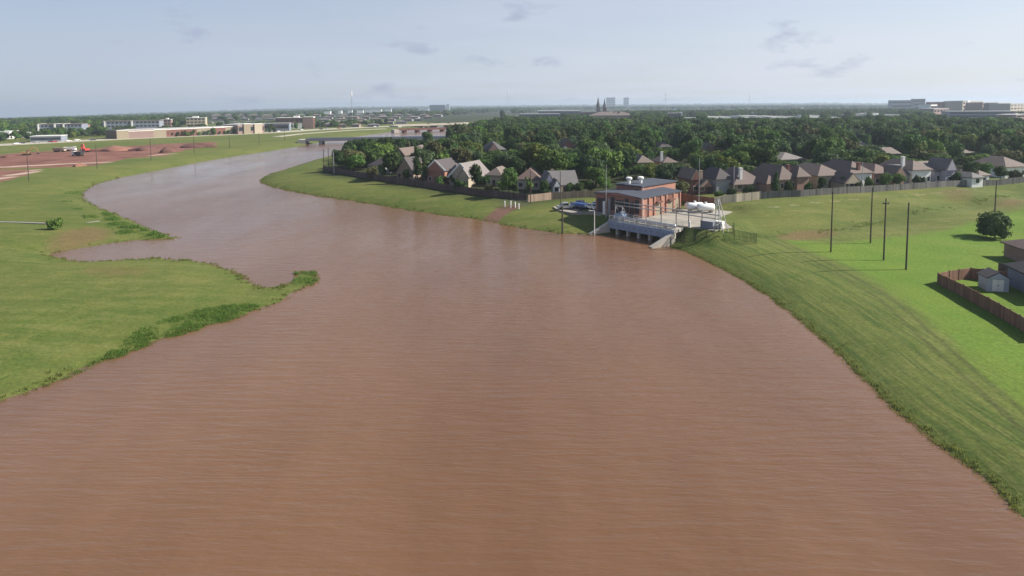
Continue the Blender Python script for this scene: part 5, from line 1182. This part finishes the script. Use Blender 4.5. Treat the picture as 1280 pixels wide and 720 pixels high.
for k, (px_, s) in enumerate(((17, -1), (31, 1), (50, 1), (64, -1), (68, 1), (82, -1), (100, 1), (113, -1), (119, 1), (205, 1), (262, -1), (352, 1), (381, 1), (398, -1), (412, 1), (421, -1), (433, 1), (466, -1))):
    yy = np.interp(px_, [a for a, _ in road_px], [b_ for _, b_ in road_px]); q = P(px_, yy, 2.5)[:2]; q2 = P(px_ + 4, np.interp(px_ + 4, [a for a, _ in road_px], [b_ for _, b_ in road_px]), 2.5)[:2]
    dd = (q2 - q) / np.hypot(*(q2 - q)); nn = np.array([-dd[1], dd[0]]); p = q + nn * s * 4.5
    cm = _cols[k % 6]; cn = {'car_white': 'white', 'car_dark': 'dark', 'car_silver': 'silver', 'car_red': 'red'}[cm]
    zone = 'left of the canopy' if px_ < 38 else 'before the canopy' if px_ < 78 else 'before the left apartments' if px_ < 125 else 'before the long store front' if px_ < 300 else 'near the red brick office' if px_ < 402 else 'left of the river bridges'
    lane = 'far' if s > 0 else 'near'
    car(f'small {cn} car, {lane} lane of the road, {zone}', p[0], p[1], max(h1(*(p + nn * 6)), h1(*p), h1(*(p - nn * 12))) + .22, math.atan2(dd[1], dd[0]), M[cm], True, 'cars on the pale road')
for px_, s, cm in ((533, 0, 'car_dark'), (558, 0, 'car_dark'), (579, 0, 'car_white')):
    f = (px_ - 497) / 103.0; p = A3 + (C3 - A3) * f; car(f"{dict(car_dark='dark', car_white='large white')[cm]} vehicle on the pale road bridge, {'left' if px_ < 540 else 'middle' if px_ < 570 else 'right'} of three", p[0], p[1], 4.21, math.atan2(*(C3 - A3)[::-1]), M[cm], True, 'cars on the road bridge')

# ------------------------------------------------------------------ woods: nearest trees one by one, the rest as one woodland
WOOD = np.array(W([(404, 212), (430, 214), (470, 221), (520, 229), (560, 234), (600, 240), (640, 244), (663, 246), (700, 243), (745, 241), (790, 236), (846, 241), (893, 246), (950, 238), (1000, 236), (1050, 232), (1100, 229), (1150, 226), (1200, 223), (1290, 218), (1400, 212), (1700, 190), (2600, 165)], 4.0) +
                [np.array([1100., 1350.]), np.array([250., 1400.])] + W([(660, 150), (625, 156), (600, 163), (575, 171), (540, 178.5), (510, 183), (480, 187), (450, 192), (425, 196)], 4.0))
cand = []
sp_ = 8.2
for yy in np.arange(150, 1400, sp_):
    lim = 0.95 * yy + 40
    for xx in np.arange(-140, min(lim, 1100), sp_): cand.append((xx, yy))
cand = np.array(cand); cand += rng.uniform(-3.0, 3.0, cand.shape)
sd_ = sdf(cand[:, 0], cand[:, 1], WOOD); cand = cand[sd_ < -3.5]
zc = H(cand[:, 0], cand[:, 1]); hts = rng.uniform(6.5, 12.5, len(cand)); wds = hts * rng.uniform(.75, 1.15, len(cand))
front = -sdf(cand[:, 0], cand[:, 1], WOOD) < 14; hts = np.where(front & (cand[:, 1] < 330), hts * .72, hts)
cx, cy, cw_ = pixa(cand[:, 0], cand[:, 1], zc); _, cyt, _ = pixa(cand[:, 0], cand[:, 1], zc + hts); cwp = wds * FPX / cw_
dist = np.hypot(cand[:, 0], cand[:, 1]); ok = (cx > -60) & (cx < 1340)
bk = BLOCK
for (x0, x1, y0, y1, dd, *yl) in bk:
    yl = yl[0] if yl else y1 - (y1 - y0) * .3
    m_ = min((x1 - x0) * .13, 3.0)
    hmax = hts * (cy - yl) / np.maximum(cy - cyt, .1)
    over = (dist < dd + 3) & (dist > dd * .45) & (cx + cwp * .46 > x0 + m_) & (cx - cwp * .46 < x1 - m_) & (cyt < yl) & (hmax > 2.8)
    hts = np.where(over, hmax * .97, hts); wds = np.where(over, np.minimum(wds, hts * 1.35), wds); cyt = np.where(over, yl + .2, cyt); cwp = wds * FPX / cw_
    near = (dist < dd + 4) & (cx + cwp * .46 > x0 + m_) & (cx - cwp * .46 < x1 - m_) & (cyt < yl) & (dist > dd * .45)
    inside_h = (np.abs(dist - dd - 6) < 8) & (cx > x0 - cwp * .2) & (cx < x1 + cwp * .2)
    ok &= ~(near | inside_h)
for (t, x, y, z, w, h, col, shape) in list(TREES):
    ok &= np.hypot(cand[:, 0] - x, cand[:, 1] - y) > (w * .42 + 2.0)
cand, zc, hts, wds, cx, cy, cyt, cwp, dist = (a[ok] for a in (cand, zc, hts, wds, cx, cy, cyt, cwp, dist))
inframe = (cx > -15) & (cx < 1295)
order = np.argsort(np.where(inframe, dist, 1e9)); N_IND = 300 - len(TREES) - 2
ind = order[:N_IND]; rest = np.setdiff1d(np.arange(len(cand)), ind)
LAND = [(t['label'], pxl, pxr, rg, ba) for (t, d_, pxl, pxr, rg, ba) in HOUSES]
short = {}
for lb, *_ in LAND: short[lb] = lb
COLS = ['dark', 'dark', 'mid', 'mid', 'mid', 'grey', 'bright', 'bright', 'yellow', 'olive', 'mid']
entries = []
for i in ind:
    col = COLS[int(rng.integers(len(COLS)))]; shp = ['broad', 'round', 'broad', 'loose', 'round'][int(rng.integers(5))]
    t = tree(cand[i, 0], cand[i, 1], zc[i], wds[i], hts[i], shp, col, 'x', group='trees of the wooded neighbourhood', trunk=.2)
    entries.append((t, cx[i], (cy[i] + cyt[i]) / 2, hts[i], col, shp))
# short landmark phrases for labels
KEY = ['the purple-grey roof at the tip', 'the tall shaded brown gable', 'the white trimmed brick gable', 'the broad pale gable', 'the small tan roof', 'the reddish hip roof', 'the white winged grey roof', 'the small dark brick house', 'the white chimneyed brown roof', 'the mossy roofed brick house', 'the cream fronted hip roof', 'the white fronted hip roof', 'the rosy hip roof', 'the white two storey house', 'the lavender house', 'the right edge house',
       'the twin purple-grey peaks', 'the lone brown gable', 'the roof behind the vents', 'the woodland white chimney', 'the dark slate roof', 'the small woodland gable', 'the wide shaded roof', 'the highest light grey roof', 'the tan grey gable roof', 'the faded brown roof', 'the bridge side tan roof', 'the brown roof piece']
LM = [(KEY[k], (pxl + pxr) / 2, (rg + ba) / 2) for k, (_, pxl, pxr, rg, ba) in enumerate(LAND)] + [('the pump station', 798, 245), ('the white tanks', 890, 250), ('the church', 745, 148), ('the river bridge', 500, 178)]
bucket = {}
for e in entries:
    t, x, y, h, col, shp = e
    k, lx_, ly_ = min(LM, key=lambda q: (q[1] - x) ** 2 + ((q[2] - y) * 1.6) ** 2)
    rel = ('left of ' if x < lx_ - 8 else 'right of ' if x > lx_ + 8 else 'behind ' if y < ly_ - 3 else 'in front of ')
    size = 'low ' if h < 8 else 'tall ' if h > 10.8 else ''
    lab = f"{size}{LOOK[col]} {dict(broad='spreading', round='round', loose='loose')[shp]} tree {rel}{k}"
    bucket.setdefault(lab, []).append((x, t))
ORD = ['farthest left', 'second from left', 'third from left', 'fourth from left', 'fifth from left', 'sixth from left']
for lab, lst in bucket.items():
    lst.sort(key=lambda a: a[0])
    for i, (x, t) in enumerate(lst): t['label'] = lab if len(lst) == 1 else f"{lab}, {ORD[min(i, 5)]}"
for (t, *_r2) in TREES[:len(HAND) + 3]: t['group'] = 'trees of the wooded neighbourhood'

# far belts of trees
far = []
K = 15000
az = rng.uniform(-46, 46, K); lg = np.exp(rng.uniform(math.log(780), math.log(9500), K))
X = lg * np.sin(np.radians(az)); Y = lg * np.cos(np.radians(az))
Z = H(X, Y); dW = sdf(X, Y); dR, _ = seg_dist(X, Y, np.array(W(road_px, 2.4)), False); dr2, _ = seg_dist(X, Y, np.array(W([(560, 155.2), (600, 150.5), (635, 146), (690, 139.5)], 2.5)), False)
px_, py_, ww = pixa(X, Y, Z)
k = (dW > 14) & (dR > 40) & (dr2 > 22) & (sdf(X, Y, WOOD) > 0)
# open grass by the far river, road side and building site
yroad = np.interp(px_, [a for a, _ in road_px] + [560, 700], [b_ for _, b_ in road_px] + [153, 138])
k &= py_ < yroad - .6
openg = (px_ > 500) & (px_ < 640) & (py_ > 139.5 + (640 - px_) * .07); k &= ~openg
k &= ~((px_ < 640) & (rng.uniform(size=K) < .25))
fs = rng.uniform(.8, 1.25, K) * (1 + lg / 2600.0); fh = rng.uniform(6.5, 10.5, K) * np.minimum(1.35, 1 + lg / 9000.0)
_, pt, _ = pixa(X, Y, Z + fh)
for (x0, x1, y0, y1, dd, *yl) in BLOCK:
    if dd < 600: continue
    wp_ = fs * 9 * FPX / ww
    k &= ~((lg < dd + 18) & (px_ + wp_ * .45 > x0) & (px_ - wp_ * .45 < x1) & (pt < y1 - (y1 - y0) * .28))
far = np.stack([X[k], Y[k], Z[k], fs[k] * 9, fh[k]], 1)
# roadside and parking trees on the left plain
rs = []
for px0, py0, n in ((45, 171, 40), (90, 170.5, 60), (120, 170, 40), (200, 169.2, 26), (250, 167.2, 26), (300, 165.2, 30), (410, 158.5, 40), (440, 157.5, 40), (160, 158, 30), (15, 168, 40), (30, 175, 14), (330, 162, 30)):
    for _ in range(n):
        a, c = px0 + rng.uniform(-45, 45), py0 + rng.uniform(-1.2, 1.2)
        yr = np.interp(a, [q[0] for q in road_px], [q[1] for q in road_px])
        c = min(c + (yr - np.interp(px0, [q[0] for q in road_px], [q[1] for q in road_px])), yr - 2.2)
        q = P(a, c, 2.5); hh = rng.uniform(4.5, 8.5); rs.append((q[0], q[1], h1(q[0], q[1]), hh * .9, hh))
for a in np.arange(152, 345, 6.4):
    a += rng.uniform(-1.5, 1.5); q = P(a, np.interp(a, [150, 225, 279, 345], [173.0, 170.6, 168.2, 165.6]) + .1, 2.5); hh = rng.uniform(3.5, 6.5); rs.append((q[0], q[1], h1(q[0], q[1]), hh * .95, hh))
pts = np.vstack([np.stack([cand[rest, 0], cand[rest, 1], zc[rest], wds[rest], hts[rest]], 1), far, np.array(rs)])

wl_me = bpy.data.meshes.new('woodland'); wl_me.vertices.add(len(pts)); wl_me.vertices.foreach_set('co', np.ascontiguousarray(pts[:, :3], dtype=np.float32).ravel())
at = wl_me.attributes.new('size', 'FLOAT_VECTOR', 'POINT'); at.data.foreach_set('vector', np.ascontiguousarray(np.stack([pts[:, 3] / 2, pts[:, 3] / 2, pts[:, 4] / 1.45], 1), dtype=np.float32).ravel())
at = wl_me.attributes.new('turn', 'FLOAT_VECTOR', 'POINT'); tv = np.zeros((len(pts), 3)); tv[:, 2] = rng.uniform(0, 6.28, len(pts)); at.data.foreach_set('vector', np.ascontiguousarray(tv, dtype=np.float32).ravel())
wl = bpy.data.objects.new('woodland', wl_me); COL.objects.link(wl); tag(wl, 'dense woods of green treetops reaching to the horizon behind the houses', 'woodland', kind='stuff')
def scatter(o):
    ng = bpy.data.node_groups.new('woodland_trees', 'GeometryNodeTree'); ng.interface.new_socket('Geometry', in_out='INPUT', socket_type='NodeSocketGeometry'); ng.interface.new_socket('Geometry', in_out='OUTPUT', socket_type='NodeSocketGeometry')
    N, L = ng.nodes.new, ng.links.new; gi, go = N('NodeGroupInput'), N('NodeGroupOutput')
    ip = N('GeometryNodeInstanceOnPoints'); jn = N('GeometryNodeJoinGeometry'); seen = set(); srcs = []
    for (t, *_q) in TREES:
        c = [ch for ch in t.children if ch.name.startswith('crown')][0]
        if _q[-1] in ('broad', 'round', 'loose') and c.data.name not in seen and _q[5] in ('dark', 'mid', 'grey', 'bright', 'yellow', 'olive'):
            seen.add(c.data.name); srcs.append((c, _q[5]))
    wt = dict(dark=3, mid=3, grey=2, bright=2, yellow=1, olive=1); use = []
    for col, n in wt.items(): use += [c for c, cc in srcs if cc == col][:n]
    for c in use:
        oi = N('GeometryNodeObjectInfo'); oi.transform_space = 'ORIGINAL'; oi.inputs['Object'].default_value = c; oi.inputs['As Instance'].default_value = True
        # undo the source crown's own scale: the mesh is a unit crown
        L(oi.outputs['Geometry'], jn.inputs[0])
    ip.inputs['Pick Instance'].default_value = True
    a = N('GeometryNodeInputNamedAttribute'); a.data_type = 'FLOAT_VECTOR'; a.inputs['Name'].default_value = 'size'
    b = N('GeometryNodeInputNamedAttribute'); b.data_type = 'FLOAT_VECTOR'; b.inputs['Name'].default_value = 'turn'
    L(gi.outputs[0], ip.inputs['Points']); L(jn.outputs[0], ip.inputs['Instance']); L(a.outputs['Attribute'], ip.inputs['Scale'])
    er = N('FunctionNodeEulerToRotation'); L(b.outputs['Attribute'], er.inputs[0]); L(er.outputs[0], ip.inputs['Rotation']); L(ip.outputs[0], go.inputs[0])
    md = o.modifiers.new('trees', 'NODES'); md.node_group = ng
scatter(wl)

# ------------------------------------------------------------------ tall grass at the edges
def blades(name, label, spots, m1, seed):
    g = np.random.default_rng(seed); V, Q = [], []
    for x, y, z, h, r in spots:
        for _ in range(13):
            a = g.uniform(0, 6.28); rr = r * g.uniform(.1, 1); bx, by = x + rr * math.cos(a), y + rr * math.sin(a); hh = h * g.uniform(.55, 1.15)
            d = g.uniform(0, 6.28); wx, wy = .055 * math.cos(d) * (h + .3), .055 * math.sin(d) * (h + .3); lx_, ly_ = g.uniform(-.35, .35) * hh, g.uniform(-.35, .35) * hh
            o = len(V); V += [(bx - wx, by - wy, z - .05), (bx + wx, by + wy, z - .05), (bx + wx * .6 + lx_, by + wy * .6 + ly_, z + hh), (bx - wx * .6 + lx_, by - wy * .6 + ly_, z + hh * .9)]; Q.append((o, o + 1, o + 2, o + 3))
    o = np_mesh(name, np.array(V), np.array(Q), [m1]); return tag(o, label, 'grass', kind='stuff')
def spots_in(px, n, h0, h1_, z=1.0, r=.5, power=1.0):
    pts = np.array(W(px, z)); lo, hi = pts.min(0), pts.max(0); out = []
    c = rng.uniform(lo, hi, (n * 8, 2)); c = c[inside(c[:, 0], c[:, 1], pts)][:n]; zz = H(c[:, 0], c[:, 1])
    return [(a[0], a[1], max(b_, -.25), rng.uniform(h0, h1_), r) for a, b_ in zip(c, zz) if b_ > -.35]
mg = leaf_mat('tall_grass', (.13, .20, .045), .12, .5); mg2 = leaf_mat('rough_grass', (.15, .19, .055), .1, .5)
def clump(sp, f, th):
    r2 = random.Random(3); keep = []; cs = [r2.choice(sp)[:2] + (r2.uniform(.8, 3.2),) for _ in range(max(8, len(sp) // 60))]
    for q in sp:
        m_ = min(math.hypot(q[0] - a, q[1] - b) / c for a, b, c in cs)
        if r2.random() < (1.15 - m_) * 1.3: keep.append((q[0], q[1], q[2], q[3] * (1.25 - .6 * m_), q[4]))
        elif r2.random() < .15: keep.append((q[0], q[1], q[2], q[3] * .45, q[4]))
    return keep
    return [q for q in sp if math.sin(q[0] * f + 1.7 * math.sin(q[1] * f * .7)) + math.cos(q[1] * f * 1.3 + q[0] * f * .5) > th]
sp1 = spots_in([(145, 432), (185, 408), (240, 390), (300, 379), (326, 380), (285, 398), (240, 412), (200, 423), (160, 438), (120, 455), (80, 470)], 1500, .10, .36, .4)
sp1 += spots_in([(128, 264), (150, 274), (172, 281), (200, 291), (224, 297), (214, 299), (185, 299), (155, 300), (137, 292)], 900, .25, .8, .5, .8)
sp1 += spots_in([(365, 338), (392, 338), (400, 348), (380, 362), (345, 364), (366, 352)], 160, .2, .5, .2)
sp1 += spots_in([(115, 232), (90, 236), (68, 246), (78, 257), (105, 270), (140, 284), (150, 280), (112, 264), (92, 254), (86, 247), (98, 240)], 900, .12, .6, 1.4, .8)
sp1 = clump(sp1, .55, -.15)
def along_line(px, n, w, h0, h1_, zl):
    pts = np.array(W(px, zl)); seg = np.hypot(*(pts[1:] - pts[:-1]).T); cum = np.concatenate([[0], np.cumsum(seg)]); s = rng.uniform(0, cum[-1], n)
    ii = np.clip(np.searchsorted(cum, s) - 1, 0, len(seg) - 1); base = pts[ii] + (pts[ii + 1] - pts[ii]) * ((s - cum[ii]) / seg[ii])[:, None] + rng.normal(0, w, (n, 2)); zz = H(base[:, 0], base[:, 1])
    return [(a[0], a[1], z_, rng.uniform(h0, h1_), .5) for a, z_ in zip(base, zz) if math.sin(a[0] * .35 + 2 * math.sin(a[1] * .21)) > -.35]
sp3 = along_line([(908, 303), (950, 299), (1000, 295), (1050, 289), (1100, 282), (1200, 266.5), (1290, 253)], 420, .8, .08, .32, 1.8)
blades('tall_grass', 'tall green reeds and weeds along the left shore', sp1, mg, 3)
def shoreline_spots(px, n, w, h0, h1_):
    pts = np.array(W(px, 0)); seg = np.hypot(*(pts[1:] - pts[:-1]).T); cum = np.concatenate([[0], np.cumsum(seg)]); out = []
    s = rng.uniform(0, cum[-1], n); ii = np.clip(np.searchsorted(cum, s) - 1, 0, len(seg) - 1); f = (s - cum[ii]) / seg[ii]
    base = pts[ii] + (pts[ii + 1] - pts[ii]) * f[:, None]; base += rng.normal(0, w, base.shape); zz = H(base[:, 0], base[:, 1])
    return [(a[0], a[1], max(z_, -.2), rng.uniform(h0, h1_), .4) for a, z_ in zip(base, zz) if z_ > -.12]
sp2 = shoreline_spots(shore_px_r, 1200, .5, .06, .26) + shoreline_spots(shore_px_n[1:16], 900, .7, .1, .4) + shoreline_spots(shore_px_l[14:28], 500, .9, .1, .35) + shoreline_spots(shore_px_l[28:], 600, .8, .1, .4)
c = rng.uniform([-60, 45], [130, 175], (60000, 2)); dd_ = sdf(c[:, 0], c[:, 1]); zz = H(c[:, 0], c[:, 1])
cpx, cpy, _ = pixa(c[:, 0], c[:, 1], zz); kk = (dd_ > .6) & (dd_ < 13) & (cpx > -10) & (cpx < 1290) & (cpy < 720) & (c[:, 0] > 20) & (c[:, 1] < 122)
sp2 += [(a[0], a[1], z_, rng.uniform(.06, .18), .3) for a, z_ in zip(c[kk][:0], zz[kk][:0])]
blades('ditch_rushes', 'dark rushes along the drainage ditch below the grey plank fence', sp3, mg2, 9)
blades('rough_grass', 'short rough grass along the water edge and levee slope', sp2, mg2, 4)

# ------------------------------------------------------------------ haze
hz = MB(); hz.box(-13000, 13000, -300, 12500, float(GZ.min()) - 1.0, 78)
hm = bpy.data.materials.new('haze'); hm.use_nodes = True; nt = hm.node_tree; nt.nodes.clear()
ho = nt.nodes.new('ShaderNodeOutputMaterial'); pv_ = nt.nodes.new('ShaderNodeVolumePrincipled'); nt.links.new(pv_.outputs[0], ho.inputs['Volume'])
pv_.inputs['Density'].default_value = 0.00015; pv_.inputs['Color'].default_value = (.60, .70, .84, 1); pv_.inputs['Anisotropy'].default_value = 0.25
haze = hz.build('haze', hm); haze['kind'] = 'stuff'; haze['label'] = 'pale blue haze over the far plain'
